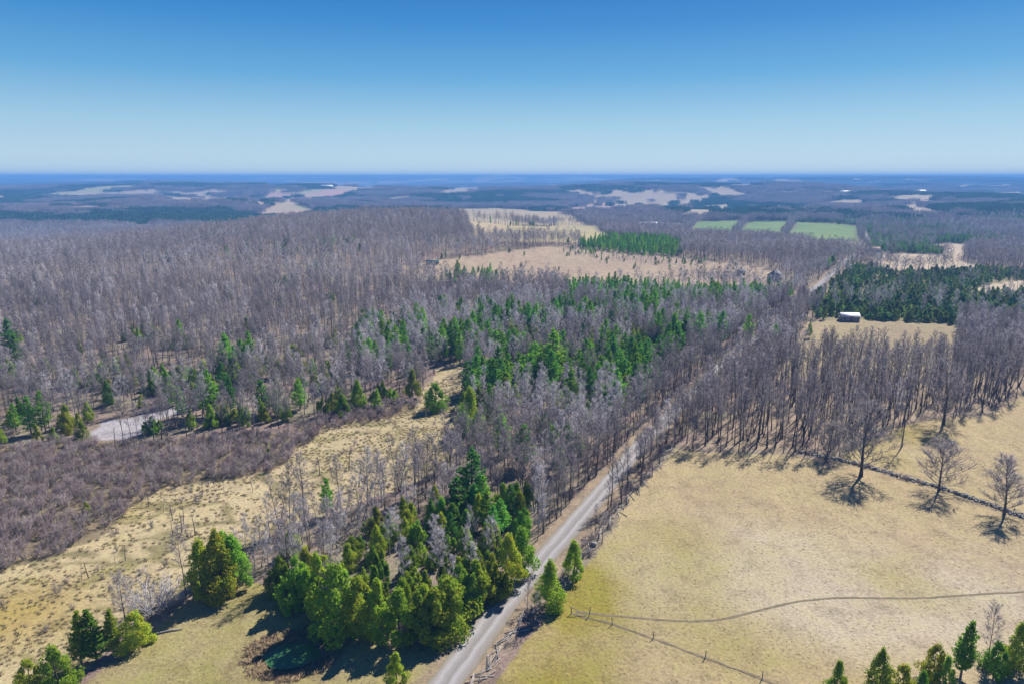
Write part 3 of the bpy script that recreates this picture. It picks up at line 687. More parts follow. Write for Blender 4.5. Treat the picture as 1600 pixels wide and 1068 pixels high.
K['cedar'] = [Kind('cedar_tree', cedar(7, 1.7, 5200, .22), b_, M['cedar'], 7), Kind('cedar_tree', cedar(8, 1.9, 6000, .23, 1.1, 38), b_, M['cedar'], 8),
              Kind('cedar_tree', cedar(6, 2.1, 5400, .22, .7), b_, M['cedar'], 6),
              Kind('cedar_tree', cedar(6.5, 1.5, 4600, .22, .9, 20), b_, M['cedar'], 6.5), Kind('cedar_tree', cedar_clump([(0, .3, 7, 1.3), (1.2, -.6, 5.4, 1.2), (-1.1, -.5, 6.1, 1.2)]), b_, M['cedar'], 7), Kind('cedar_tree', cedar_clump([(0, 0, 6.2, 1.5), (1.3, .7, 4.4, 1.3), (-.6, 1.2, 5, 1.2), (-1.0, -1.1, 3.8, 1.2)], 2200), b_, M['cedar'], 6.2),
              Kind('cedar_tree', cedar(8, 2.2, 6400, .23, .8, 26), b_, M['cedar'], 8)]
K['juniper'] = [Kind('juniper_tree', cedar(5.5, 2.0, 1500, .42, .7, 22), b_, M['dark_conifer'], 5.5), Kind('juniper_tree', cedar(7, 1.7, 1500, .42, 1.1, 22), b_, M['dark_conifer'], 7),
                Kind('juniper_tree', cedar(4.5, 2.2, 1400, .42, .5, 20), b_, M['dark_conifer'], 4.5)]
K['pine'] = [Kind('pine_tree', pine(15, 4.4, 3200, .42), b_, M['pine'], 15), Kind('pine_tree', pine(13, 4.0, 2900, .4), b_, M['pine'], 13), Kind('pine_tree', pine(11, 3.8, 2700, .38, 11), b_, M['pine'], 11)]
K['spruce'] = [Kind('spruce_tree', pine(12, 2.9, 5600, .30, 26), b_, M['cedar'], 12)]
K['shrub'] = [Kind('shrub', shrub(3.0, 2.1, 16, .055, 12), M['alder'], M['alder'], 3), Kind('shrub', shrub(2.6, 2.4, 18, .055, 12, .9), M['alder'], M['alder'], 2.6),
              Kind('shrub', shrub(3.4, 2.0, 15, .055, 12, .5), M['alder'], M['alder'], 3.4)]
K['paleshrub'] = [Kind('shrub', shrub(4, 3.0, 26, .04, 16, 1.1), pb, pt, 4)]
K['snag'] = [Kind('dead_tree', snag(5, .08), b_, b_, 5), Kind('dead_tree', snag(4, .2), b_, b_, 4), Kind('dead_tree', snag(6, .05), pb, pb, 6)]
# thicker, fewer twigs for woods seen from 400 m and more
K['midwood'] = [Kind('bare_tree_far', bare_tree(16, .36, .26, 13, 4, 5, .11, .17, up=.3, lod=1), b_, M['midtwig'], 16),
                Kind('bare_tree_far', bare_tree(17, .4, .24, 13, 4, 5, .11, .17, up=.35, lod=1), b_, M['midtwig'], 17),
                Kind('bare_tree_far', bare_tree(14, .3, .28, 13, 4, 5, .11, .16, up=.3, lod=1), b_, M['midtwig'], 14)]
K['midpale'] = [Kind('bare_tree_far', bare_tree(13, .3, .28, 14, 4, 6, .11, .15, up=.3, lod=1), b_, M['pale_twig'], 13),
                Kind('bare_tree_far', bare_tree(15, .35, .24, 13, 4, 6, .11, .15, up=.4, lod=1), pb, M['pale_twig'], 15)]
K['midcon'] = [Kind('conifer_far', cedar(8, 1.9, 420, .75, 1, 14), b_, M['dark_conifer'], 8), Kind('conifer_far', pine(12, 2.8, 420, .85, 9, 1), b_, M['pine'], 12)]

# patches: a piece of distant wood as one shape, trees as slivers / small conifers
def patch(size, n, conifer, name):
    g = Geo(); xy = rng.uniform(-size / 2, size / 2, (n, 2))
    for x, y in xy:
        H = rng.uniform(11, 17) * (.75 if conifer else 1)
        if conifer:
            m = 26; a = rng.uniform(0, 6.28, m); t = rng.uniform(.1, 1, m); rr = (1.05 - t) * H * .26
            P = np.stack([x + np.cos(a) * rr, y + np.sin(a) * rr, t * H], 1)
            sprays(g, P, np.stack([np.cos(a), np.sin(a), a * 0 + .5], 1), H * .17)
        else:
            m = 26; P = np.stack([x + rng.normal(0, 1.4, m), y + rng.normal(0, 1.4, m), rng.uniform(.35, .9, m) * H], 1)
            P = np.vstack([P, [[x, y, 0]]])
            D = np.vstack([np.stack([rng.normal(0, .9, m), rng.normal(0, .9, m), np.full(m, .8)], 1), [[0, 0, 1]]])
            cones(g, P, D, np.append(rng.uniform(2.5, 4.5, m), H * .8), np.append(rng.uniform(.25, .5, m), .5))
    v, f = g.get()
    return bpy.data.objects.new(name, mesh_tris(name, v, f, [M['far_conifer'] if conifer else M['far_twig']]))
P30 = [patch(30, 42, False, 'wood_patch') for _ in range(3)]; P30c = [patch(30, 40, True, 'conifer_patch') for _ in range(2)]
P64 = [patch(66, 120, False, 'wood_patch_wide') for _ in range(3)]; P64c = [patch(66, 110, True, 'conifer_patch_wide') for _ in range(2)]

# ------------------------------------------------------------------ instancing of uncountable masses
def scatter(name, protos, X, Y, idx, scale, kind='stuff', label=None, cat=None, zoff=0.0, tilt=0.0):
    n = len(X)
    if n == 0: return
    coll = bpy.data.collections.new(name + '_shapes')
    for k, p in enumerate(protos):
        q = p.copy(); q.name = '%s_%02d' % (name, k); coll.objects.link(q)
    me = bpy.data.meshes.new(name); me.vertices.add(n)
    me.vertices.foreach_set('co', np.stack([X, Y, hgt(X, Y) + zoff], -1).astype(np.float32).ravel())
    def attr(nm, ty, val):
        a = me.attributes.new(nm, ty, 'POINT'); a.data.foreach_set('value' if ty != 'FLOAT_VECTOR' else 'vector', val)
    attr('pick', 'INT', np.asarray(idx, np.int32)); attr('size', 'FLOAT', np.asarray(scale, np.float32))
    rot = np.stack([rng.normal(0, tilt, n), rng.normal(0, tilt, n), rng.uniform(0, 6.28, n)], -1)
    attr('turn', 'FLOAT_VECTOR', rot.astype(np.float32).ravel())
    o = link(name, me, kind=kind, label=label, cat=cat)
    ng = bpy.data.node_groups.new(name, 'GeometryNodeTree')
    ng.interface.new_socket('Geometry', in_out='INPUT', socket_type='NodeSocketGeometry')
    ng.interface.new_socket('Geometry', in_out='OUTPUT', socket_type='NodeSocketGeometry')
    N = ng.nodes; L = ng.links.new
    gi = N.new('NodeGroupInput'); go = N.new('NodeGroupOutput'); ip = N.new('GeometryNodeInstanceOnPoints'); ci = N.new('GeometryNodeCollectionInfo')
    ci.inputs['Collection'].default_value = coll; ci.inputs['Separate Children'].default_value = True; ci.inputs['Reset Children'].default_value = True
    def na(nm, ty):
        a = N.new('GeometryNodeInputNamedAttribute'); a.data_type = ty; a.inputs['Name'].default_value = nm; return a.outputs['Attribute']
    L(gi.outputs[0], ip.inputs['Points']); L(ci.outputs[0], ip.inputs['Instance']); ip.inputs['Pick Instance'].default_value = True
    L(na('pick', 'INT'), ip.inputs['Instance Index']); L(na('size', 'FLOAT'), ip.inputs['Scale'])
    e = N.new('FunctionNodeEulerToRotation'); L(na('turn', 'FLOAT_VECTOR'), e.inputs[0]); L(e.outputs[0], ip.inputs['Rotation'])
    L(ip.outputs[0], go.inputs[0])
    md = o.modifiers.new('scatter', 'NODES'); md.node_group = ng
    return o

# ------------------------------------------------------------------ which plant stands where
open_near = ['field', 'wetland', 'lawn', 'clearing', 'pasture', 'barn_field', 'right_strip', 'right_strip_b', 'yard', 'lens_field', 'lens_field_low', 'green_a', 'green_b', 'green_c', 'strip_road']
def is_open(x, y, far_too=True):
    m = np.zeros(len(x), bool)
    for k, P in OPEN.items():
        if far_too or k in open_near: m |= inside(P, x, y)
    return m
def grid(y0, y1, sp, slope=.86, pad=40, r0=None, r1=None):
    ys = np.arange(y0, y1, sp); L = []
    for yy in ys:
        xm = yy * slope + pad; xs = np.arange(-xm, xm, sp)
        L.append(np.stack([xs, np.full(len(xs), yy)], -1))
    P = np.concatenate(L); P = P + rng.uniform(-.46, .46, P.shape) * sp
    return P[:, 0], P[:, 1]
TREES = []     # (x, y, kindname, scale, zone)
def near_plants():
    x, y = grid(85, 420, 3.5)
    op = is_open(x, y); rd, side = line_dist(ROAD, x, y); cl = cleared(x, y)
    zn = np.full(len(x), 'wood', dtype=object)
    for k in ('left_green', 'mixed', 'alder', 'alder_b', 'leaning', 'clump', 'right_wood', 'pine_band', 'juniper'):
        zn[inside(Z[k], x, y)] = k
    x2, y2 = x, y
    # the wood's own edge wins over the field polygon
    op &= ~(zn == 'right_wood')
    nA = fbm(x / 22, y / 22, 3); nB = fbm(x / 35 + 7, y / 35 + 2, 3); nC = fbm(x / 14 + 3, y / 14 + 8, 2); u = rng.random(len(x)); u2 = rng.random(len(x))
    px, py = proj(x, y, hgt(x, y))
    for i in range(len(x)):
        if cl[i] or op[i] or rd[i] < 4.2: continue
        z = zn[i]; k = None
        roadside = rd[i] < 12
        if z == 'clump':
            if rd[i] < 6: continue
            k = 'cedar' if u[i] < .86 + nA[i] else ('pale' if u[i] < .93 else None)
            if py[i] < 850 and px[i] > 690 and u2[i] < .3: k = 'pine'
            if k == 'pale' and u2[i] < .4: k = None
        elif z == 'leaning': k = 'lean' if u[i] < .66 else ('wood' if u[i] < .76 else ('cedar' if u[i] < .82 else None))
        elif z in ('alder', 'alder_b'): k = 'cedar_s' if u[i] < .012 else None
        elif z == 'right_wood':
            k = 'slim' if u[i] < (.76 if rd[i] > 11 else .3) else None
        elif z == 'mixed':
            g = nA[i] * 2.0 + .42
            if u[i] < np.clip(g, 0.05, .68): k = 'pine' if nC[i] > -.08 else 'cedar'
            elif u[i] < .82: k = 'pale' if nB[i] > -.03 + .1 * (u2[i] - .5) else 'wood'
            if roadside and k in ('pine', 'cedar'): k = 'wood'
        elif z == 'left_green':
            g = nA[i] * 2.2 + .16
            if u[i] < np.clip(g, 0, .7): k = 'cedar' if nC[i] > -.12 else 'pine'
            elif u[i] < .55: k = 'wood' if u2[i] < .7 else 'pale'
        elif z == 'pine_band':
            k = 'pine_s' if u[i] < .7 else ('pale' if u[i] < .8 else None)
        elif z == 'juniper': k = 'juniper' if u[i] < .84 + nC[i] * .6 else ('pale' if u[i] > .95 else None)
        else:
            # wood right of the road near the field: only a narrow row
            if side[i] > 0 and rd[i] < 60 and y[i] < 175 and x[i] > 0:
                k = 'wood' if (rd[i] < 10 and u[i] < (.6 if py[i] < 800 else .4)) else None
            else:
                k = 'wood' if u[i] < (.82 if x[i] > -60 or y[i] < 220 else .46 + nB[i] * .6) else None
                if nA[i] > .26 and u[i] < .4 and side[i] < 0: k = 'cedar'
                if k == 'wood' and u2[i] < .1 + (.35 if nB[i] > .12 else 0): k = 'pale'
            if y[i] < 128 and x[i] < 0: k = 'wood' if (k and u[i] < .3) else None
        if k is None: continue
        sc = rng.uniform(.72, 1.12)
        if k == 'cedar': sc *= rng.uniform(.75, 1.12)
        if k == 'juniper': sc *= rng.uniform(.6, 1.2)
        if k == 'cedar_s': k = 'cedar'; sc *= .45
        if k == 'pine_s': k = 'pine'; sc *= .62
        if k == 'pine': sc *= .95
        if z == 'clump' and k == 'cedar': sc *= .84
        if z == 'clump' and k == 'pale': sc *= .8
        if z == 'leaning': sc *= .82
        if k == 'wood' and z != 'right_wood': sc *= .82
        if k == 'wood' and roadside and side[i] > 0 and z != 'right_wood': sc *= (.95 if py[i] < 790 else .5)
        TREES.append([x[i], y[i], k, sc, z if not roadside else ('road_left' if side[i] < 0 else 'road_right')])
near_plants()
def fill(zone, y0, y1, sp, p, kinds, smin, smax):
    x, y = grid(y0, y1, sp); m = inside(Z[zone], x, y) & (rng.random(len(x)) < p) & (line_dist(ROAD, x, y)[0] > 6) & ~inside(OPEN['lawn'], x, y) & ~inside(OPEN['wetland'], x, y)
    for a, b in zip(x[m], y[m]): TREES.append([a, b, kinds[int(rng.integers(len(kinds)))], rng.uniform(smin, smax), zone])
def rows():
    L = np.array(ROAD); q = np.concatenate([[0], np.cumsum(np.hypot(*(L[1:] - L[:-1]).T))]); d = np.arange(0, q[-1], 2.3)
    x = np.interp(d, q, L[:, 0]); y = np.interp(d, q, L[:, 1]); tx = np.gradient(x); ty = np.gradient(y); l = np.hypot(tx, ty)
    for i in range(len(d)):
        if not 95 < y[i] < 400: continue
        _, py_ = proj(x[i], y[i], float(hgt(x[i], y[i])))
        for sd in (-1, 1):
            if rng.random() > (.75 if sd < 0 else .62): continue
            if (sd > 0 and py_ > 800) or (sd < 0 and py_ > 845): continue
            o = sd * (4.1 + abs(rng.normal(0, .7)))
            TREES.append([x[i] + ty[i] / l[i] * o, y[i] - tx[i] / l[i] * o, 'slim' if rng.random() < .6 else 'wood', rng.uniform(.5, .85), 'road_right' if sd > 0 else 'road_left'])
rows()
fill('leaning', 100, 200, 3.0, .6, ['lean', 'lean', 'lean', 'pale', 'wood'], .6, .95)
# keep sight lines to the road and the near openings as in the photograph: the row right of the road stays thin and low
def spot(px, py, top, kind, zone, ki=None):
    x, y, h = height_to(px, py, top); kk = K[kind]; j = ki if ki is not None else rng.integers(len(kk))
    TREES.append([x, y, kind, h / kk[j].H, zone, j])
    return x, y
NAMED = {}
def nspot(px, py, top, kind, label, ki=0, group=None, cat=None):
    x, y, h = height_to(px, py, top)
    NAMED_LIST.append((x, y, kind, h / K[kind][ki].H, ki, label, group, cat))
NAMED_LIST = []
g1 = 'lone leafless trees around the dry field'
nspot(1345, 743, 640, 'open', 'tallest lone bare tree, rooted at the stone wall with its shadow fanning into the field', 1, g1)
nspot(1409, 697, 590, 'wood', 'slim bare tree on grass behind the wall, just off the wood edge', 0, g1)
nspot(1474, 662, 570, 'open', 'bare tree with low spreading limbs at the tip of the wood', 1, g1)
nspot(1467, 765, 695, 'open', 'round crowned leafless tree standing alone at the middle of the stone wall', 0, g1)
nspot(1569, 803, 722, 'open', 'upright oval leafless tree beside the stone wall near the right picture edge', 1, g1)
nspot(1543, 1045, 948, 'wood', 'small wiry leafless tree rising between evergreens in the bottom right corner', 2, g1)
nspot(1292, 716, 662, 'open', 'squat leafless tree at the wood corner where the stone wall begins', 1, g1)
g2 = 'young evergreens in the bottom right corner'
for (a, b, c, k, ki, l) in [(1306, 1085, 1036, 'cedar', 0, 'leftmost small evergreen at the lower right picture edge, cut by the frame'),
                            (1370, 1085, 1018, 'cedar', 1, 'upright yellow green cedar, second from the left in the bottom right row'),
                            (1407, 1092, 1040, 'cedar', 2, 'broad low cedar between two upright ones in the bottom right row'),
                            (1458, 1056, 1008, 'cedar', 2, 'rounded small cedar just left of the tall pointed evergreen'),
                            (1476, 1068, 1028, 'cedar', 0, 'lowest small cedar tucked against the foot of the tall pointed evergreen'),
                            (1501, 1056, 964, 'spruce', 0, 'tall pointed dark evergreen, highest of the bottom right group'),
                            (1552, 1052, 1004, 'cedar', 2, 'rounded cedar directly below the wiry leafless tree in the corner'),
                            (1584, 1046, 978, 'cedar', 1, 'tall narrow cedar at the right picture edge beside the wiry bare tree'),
                            (1436, 1100, 1052, 'cedar', 0, 'small cedar at the bottom picture edge below the rounded one')]:
    nspot(a, b, c, k, l, ki, g2)
g3 = 'cedars between the gravel road and the dry field'
nspot(859, 950, 880, 'cedar', 'larger of two cedars right of the gravel road, the nearer one above the rail fence', 1, g3)
nspot(896, 902, 848, 'cedar', 'smaller of two cedars right of the gravel road, the farther one by the bare trees', 0, g3)
g4 = 'cedars at the edge of the wetland and lawn'
for (a, b, c, k, ki, l) in [(48, 1078, 1032, 'cedar', 2, 'leftmost round cedar in the bottom left corner of the wetland'),
                            (92, 1076, 1012, 'cedar', 2, 'broad round cedar in the bottom left corner, right of a smaller one'),
                            (128, 1040, 952, 'spruce', 0, 'tallest thin spiky evergreen at the lower left where wetland meets lawn'),
                            (152, 1035, 950, 'spruce', 0, 'thin spiky evergreen in the middle of three at the lower left'),
                            (178, 1022, 948, 'spruce', 0, 'rightmost of three thin spiky evergreens at the lower left'),
                            (215, 1008, 958, 'cedar', 2, 'low mossy cedar on the lawn edge right of the spiky evergreens'),
                            (345, 932, 836, 'cedar', 1, 'large full cedar standing at the wetland tip above its own dark shadow'),
                            (318, 930, 850, 'cedar', 0, 'cedar pressed against the left side of the large one at the wetland tip'),
                            (368, 918, 842, 'cedar', 0, 'cedar pressed against the right side of the large one at the wetland tip'),
                            (352, 895, 835, 'cedar', 0, 'slim cedar just behind the large full one at the wetland tip'),
                            (620, 1066, 1022, 'cedar', 0, 'single small cedar on the lawn left of the road at the bottom picture edge'),
                            (283, 540, 498, 'pine', 1, 'solitary bright evergreen amid the leafless wood on the left'),
                            (265, 634, 582, 'cedar', 1, 'cedar with leaning top right above the grey gravel clearing'),
                            (170, 632, 596, 'cedar', 1, 'cedar behind the left end of the grey gravel clearing'),
                            (105, 680, 645, 'cedar', 1, 'pointed cedar left of the grey gravel clearing'),
                            (560, 640, 596, 'cedar', 1, 'upright cedar at the head of the straw coloured wetland'),
                            (645, 622, 580, 'cedar', 0, 'yellow green cedar where the wetland narrows at its far end'),
                            (735, 672, 610, 'cedar', 1, 'dark slim cedar at the right edge of the wetland')]:
    nspot(a, b, c, k, l, ki, g4)
g5 = 'tall pines rising from the mixed wood'
for (a, b, c, ki, l) in [(512, 805, 745, 1, 'bright green pine alone among pale leaning trunks left of the cedar clump'),
                         (715, 815, 742, 2, 'brightest broad pine at the back of the near cedar clump'),
                         (760, 830, 765, 2, 'pine right of the brightest one at the back of the near cedar clump'),
                         (862, 600, 512, 0, 'tallest broad pine in the middle of the mixed wood'),
                         (890, 650, 575, 1, 'pine below the tallest broad one in the middle of the mixed wood'),
                         (830, 610, 550, 1, 'pine to the left of the tallest broad one in the mixed wood'),
                         (920, 630, 570, 2, 'pine to the right of the tallest broad one in the mixed wood'),
                         (1000, 590, 540, 1, 'bright pine halfway between the tallest pine and the road'),
                         (1028, 565, 524, 0, 'slim pine behind the bright one near the road'),
                         (1090, 545, 485, 0, 'left of three tall thin pines near the far stretch of road'),
                         (1125, 542, 485, 0, 'middle of three tall thin pines near the far stretch of road'),
                         (1168, 538, 490, 0, 'right of three tall thin pines near the far stretch of road'),
                         (1210, 545, 505, 1, 'dark pine standing right beside the road where it enters the trees'),
                         (1264, 528, 503, 2, 'small round evergreen at the left end of the barn field'),
                         (18, 560, 497, 0, 'dark tall evergreen at the far left picture edge in the wood'),
                         (30, 575, 520, 1, 'second dark evergreen beside the tall one at the far left edge'),
                         (608, 545, 500, 1, 'dark pine standing left of centre at the start of the mixed wood')]:
    nspot(a, b, c, 'pine', l, ki, g5)
g6 = 'shrubs on the wetland and lawn'
nspot(240, 955, 903, 'paleshrub', 'big grey tangled bush left of the cedar at the wetland tip', 0, g6)
nspot(262, 948, 905, 'paleshrub', 'grey tangled bush pressed behind the big one at the wetland tip', 0, g6)
nspot(90, 925, 908, 'shrub', 'isolated small purple shrub on the wetland near the left edge', 1, g6)
nspot(45, 800, 780, 'shrub', 'dark shrub at the left edge of the thicket', 0, g6)
for (a, b) in [(385, 915), (560, 745), (605, 745), (890, 615)][:0]: pass
# clump front row along the lawn and pond
for (a, b, c) in [(440, 925, 868), (468, 945, 868), (500, 968, 872), (530, 985, 885), (562, 992, 905), (592, 1000, 912), (625, 1004, 925), (655, 1004, 930), (680, 1000, 925), (700, 985, 905), (480, 920, 862), (510, 935, 868), (720, 955, 880), (745, 950, 880), (770, 935, 865), (795, 915, 840), (815, 895, 830)]:
    spot(a, b, c, 'cedar', 'clump_front')
for (a, b, c) in [(590, 640, 610), (520, 645, 615), (505, 650, 622), (535, 650, 618), (370, 600, 560), (385, 605, 565), (400, 590, 555), (430, 590, 555), (460, 580, 540), (355, 660, 625), (380, 665, 630), (300, 670, 640), (330, 665, 640), (350, 585, 545), (60, 690, 665), (85, 690, 668), (130, 690, 660), (75, 585, 560), (600, 530, 502), (640, 525, 490), (680, 640, 600), (15, 590, 560)]:
    spot(a, b, c, 'cedar', 'left_green')
for (a, b, c) in [(716, 439, 406), (740, 437, 416), (703, 441, 420), (762, 437, 417), (776, 438, 422), (690, 441, 425), (725, 440, 415), (752, 439, 420), (680, 442, 430)]:
    spot(a, b, c, 'pine', 'pine_band')
# drop scatter trees that crowd the named ones
nx = np.array([n[0] for n in NAMED_LIST]); ny = np.array([n[1] for n in NAMED_LIST])
def crowd(tr):
    d = np.hypot(nx - tr[0], ny - tr[1]); 
    if (d < 2.4).any(): return True
    # a tree right in front of a named one (towards the camera) would hide it
    l = np.hypot(nx, ny); a = (tr[0] * nx + tr[1] * ny) / l - l; b = np.abs(tr[0] * ny - tr[1] * nx) / l
    return bool(((a < 0) & (a > -14) & (b < 2.2)).any()) and tr[2] in ('wood', 'pale')
TREES = [t for t in TREES if not crowd(t)]

# ------------------------------------------------------------------ single plants as objects
def place(kind, ki, x, y, sc, label, cat, group, name=None, rz=None):
    kk = K[kind][ki]
    o = bpy.data.objects.new(name or kk.name, None); COL.objects.link(o); o.empty_display_size = .5
    wide = 1.35 if kind == 'open' else .95 if group and 'bottom right' in group else rng.uniform(.85, 1.2)
    o.location = (x, y, float(hgt(x, y))); o.scale = (sc * wide, sc * wide * rng.uniform(.9, 1.1), sc); o.rotation_euler = (0, 0, rng.uniform(0, 6.28) if rz is None else rz)
    o['label'] = label; o['category'] = cat
    if group: o['group'] = group
    tn = 'stems' if kind in ('shrub', 'paleshrub') else 'trunk'
    for nm, me in ((tn, kk.trunk), ('crown' if kind != 'snag' else 'branches', kk.crown)):
        link(nm if nm != 'crown' or tn == 'trunk' else 'twigs', me, parent=o)
    return o
for (x, y, kind, sc, ki, label, group, cat) in NAMED_LIST:
    place(kind, ki, x, y, sc, label, cat or ('shrub' if 'shrub' in kind else 'tree'), group)
NAMEOF = {'slim': 'bare_tree', 'wood': 'bare_tree', 'pale': 'bare_tree', 'lean': 'bare_tree', 'cedar': 'cedar_tree', 'pine': 'pine_tree', 'juniper': 'juniper_tree'}
WHERE = {'clump': 'in the cedar clump', 'clump_front': 'facing the pond', 'leaning': 'in the thin stand', 'right_wood': 'behind the dry field',
         'mixed': 'in the mixed wood', 'left_green': 'below the hill wood', 'road_left': 'on the left verge', 'road_right': 'right of the road',
         'alder': 'in the purple thicket', 'alder_b': 'at the wetland head', 'wood': 'in the leafless wood', 'pine_band': 'below the pasture', 'juniper': 'around the barn'}
LOOK = {'slim': ('tall dark bare tree', 'shorter dark bare tree'), 'wood': ('tall dark bare tree', 'shorter dark bare tree'), 'pale': ('pale grey bare tree', 'low pale bare tree'), 'lean': ('pale leaning bare trunk', 'short pale leaning trunk'),
        'cedar': ('full green cedar', 'small green cedar'), 'pine': ('bright green pine', 'small bright green pine'), 'juniper': ('dark green juniper', 'small dark green juniper')}
def stretch(px, py):
    c = ['left edge', 'far left', 'left', 'left centre', 'right centre', 'right', 'far right', 'right edge'][int(min(max(px / 200, 0), 7))]
    r = ['distant', 'upper', 'middle', 'lower', 'bottom'][int(np.digitize(py, [520, 600, 690, 800]))]
    return r, c
ORD = ['first', 'second', 'third', 'fourth', 'fifth', 'sixth', 'seventh', 'eighth', 'ninth', 'tenth']
def number_labels(rows):
    """rows: (object, label, px, py, height). Objects that would share a label are told apart by their order where few enough to count."""
    B = {}
    for q in rows: B.setdefault(q[1], []).append(q)
    for l, L in B.items():
        L.sort(key=lambda q: q[2]); n = len(L)
        for i, q in enumerate(L):
            if n == 1: t = l
            elif n <= 3: t = l + ', ' + (['left one', 'right one'] if n == 2 else ['left one', 'middle one', 'right one'])[i]
            elif n <= 10:
                t = l + ', ' + ('leftmost' if i == 0 else 'rightmost' if i == n - 1 else ORD[i] + ' from left')
            else:
                t = l
            q[0]['label'] = t
        if n > 10:
            nr = -(-n // 9); L.sort(key=lambda q: -q[3])
            names = ['front row'] + [ORD[k] + ' row' for k in range(1, 10)] + ['row %d' % k for k in range(11, 40)]
            for k in range(nr):
                R_ = sorted(L[k * n // nr:(k + 1) * n // nr], key=lambda q: q[2]); w_ = 'back row' if k == nr - 1 else names[k]
                for i, q in enumerate(R_):
                    q[0]['label'] = '%s, %s, %s' % (l, w_, 'leftmost' if i == 0 else 'rightmost' if i == len(R_) - 1 else ORD[min(i, 9)] + ' from left')
X = np.array([t[0] for t in TREES]); Y = np.array([t[1] for t in TREES]); px, py = proj(X, Y, hgt(X, Y)); dist = np.hypot(X, Y)
_, pty = proj(X, Y, hgt(X, Y) + 8)
inview = (px > -10) & (px < 1610) & (pty < 1066)
order = np.argsort(dist)
LIMIT = {'bare_tree': 285, 'cedar_tree': 250, 'pine_tree': 200, 'juniper_tree': 200}
cnt = {k: 0 for k in LIMIT}; rest = {}; LR = []
for i in order:
    t = TREES[i]; kind = t[2]; nm = NAMEOF[kind]; ki = t[5] if len(t) > 5 else int(rng.integers(len(K[kind])))
    if inview[i] and cnt[nm] < LIMIT[nm]:
        cnt[nm] += 1; a = LOOK[kind][0 if t[3] > .86 else 1]; r_, c_ = stretch(px[i], py[i])
        o = place(kind, ki, t[0], t[1], t[3], '', 'tree', '%ss %s' % (nm.replace('_', ' '), WHERE[t[4]]), name=nm)
        LR.append((o, '%s %s, %s %s' % (a, WHERE[t[4]], r_, c_), px[i], py[i], t[3]))
    else: rest.setdefault(nm, []).append((t[0], t[1], kind, ki, t[3]))
number_labels(LR)

def scatter_kinds(name, rows, kinds, label):
    protos = []; off = {}
    for k in kinds:
        off[k] = len(protos); protos += [q.proto() for q in K[k]]
    X = np.array([r[0] for r in rows]); Y = np.array([r[1] for r in rows])
    scatter(name, protos, X, Y, [off[r[2]] + r[3] for r in rows], [r[4] for r in rows], label=label, cat='trees', tilt=.03)

# ---- middle distance 420-1400 m
def mid():
    x, y = grid(418, 1450, 4.5, slope=.84, pad=30)
    op = is_open(x, y); cl = cleared(x, y); rd, _ = line_dist(ROAD, x, y)
    nA = fbm(x / 70, y / 70, 3); nB = fbm(x / 30 + 4, y / 30, 2); u = rng.random(len(x)); v = rng.random(len(x))
    zz = {k: inside(Z[k], x, y) for k in ('pine_band', 'plantation', 'juniper', 'pasture_pines', 'grove', 'valley_dark', 'mixed', 'far_dark_l', 'pasture_upper', 'far_dark_r')}
    nC = fbm(x / 25 + 9, y / 25, 2); nD = fbm(x / 110 + 1, y / 60 + 5, 3)
    dens = .80 + 1.5 * np.clip(fbm(x / 45 + 3, y / 45 + 8, 3) + .06, -.4, 0)
    dens = dens * np.where((x < 0), .6 + .4 * sst(480, 800, y), 1)
    op2 = op & ~zz['pasture_pines'] & ~zz['plantation']
    con = u < np.clip((nA - .17) * 2.2, 0, .6)
    con = np.where(zz['pine_band'] | zz['plantation'] | zz['juniper'] | zz['pasture_pines'] , v < .9, con)
    con = np.where(zz['valley_dark'] | zz['far_dark_r'] | zz['far_dark_l'], v < .55 + nA, con)
    # trees dotted over the pasture
    dot = (inside(OPEN['pasture'], x, y) & (u < .03 + .12 * np.clip(nB, 0, 1))) | (zz['pasture_upper'] & (u < .4))
    # hedgerow between the two halves of the far lens field
    hedge = line_dist(pts([(745, 347), (800, 353), (870, 351), (945, 353)]), x, y)[0] < 6
    keep = ((~op2) & (v < np.where(zz['juniper'], .95, dens))) | dot | (hedge & (u < .8))
    keep &= ~cl & (rd > 3.8)
    keep &= ~(zz['pasture_upper'] & ~dot)
    rows_b = []; rows_c = []
    for i in np.nonzero(keep)[0]:
        c = con[i] or (dot[i] and v[i] < .3)
        if c:
            k = 1 if (zz['pine_band'][i] or zz['plantation'][i] or zz['pasture_pines'][i] or (rng.random() < .35 and not zz['juniper'][i])) else 0
            s = rng.uniform(.6, 1.1)
            if k == 1: s *= .8
            if dot[i]: s *= .5
            if zz['juniper'][i]: s *= rng.uniform(.45, .95)
            rows_c.append((x[i], y[i], 'midcon', k, s))
        else:
            s = rng.uniform(.68, 1.02)
            if dot[i]: s *= .35
            s *= 1 + .5 * nC[i]
            pal = rng.random() < .22 + 1.6 * nD[i]
            rows_b.append((x[i], y[i], 'midpale' if pal else 'midwood', int(rng.integers(2 if pal else 3)), s))
    return rows_b, rows_c
mb, mc = mid()
print('mid', len(mb), len(mc))
scatter_kinds('leafless_woodland', rest.get('bare_tree', []) + mb, ['wood', 'slim', 'pale', 'lean', 'midwood', 'midpale'], 'purple grey leafless wood covering the hill and the middle distance')
scatter_kinds('evergreen_woodland', rest.get('cedar_tree', []) + rest.get('pine_tree', []) + rest.get('juniper_tree', []) + mc, ['cedar', 'pine', 'juniper', 'midcon'], 'green evergreens spread through the middle distance')

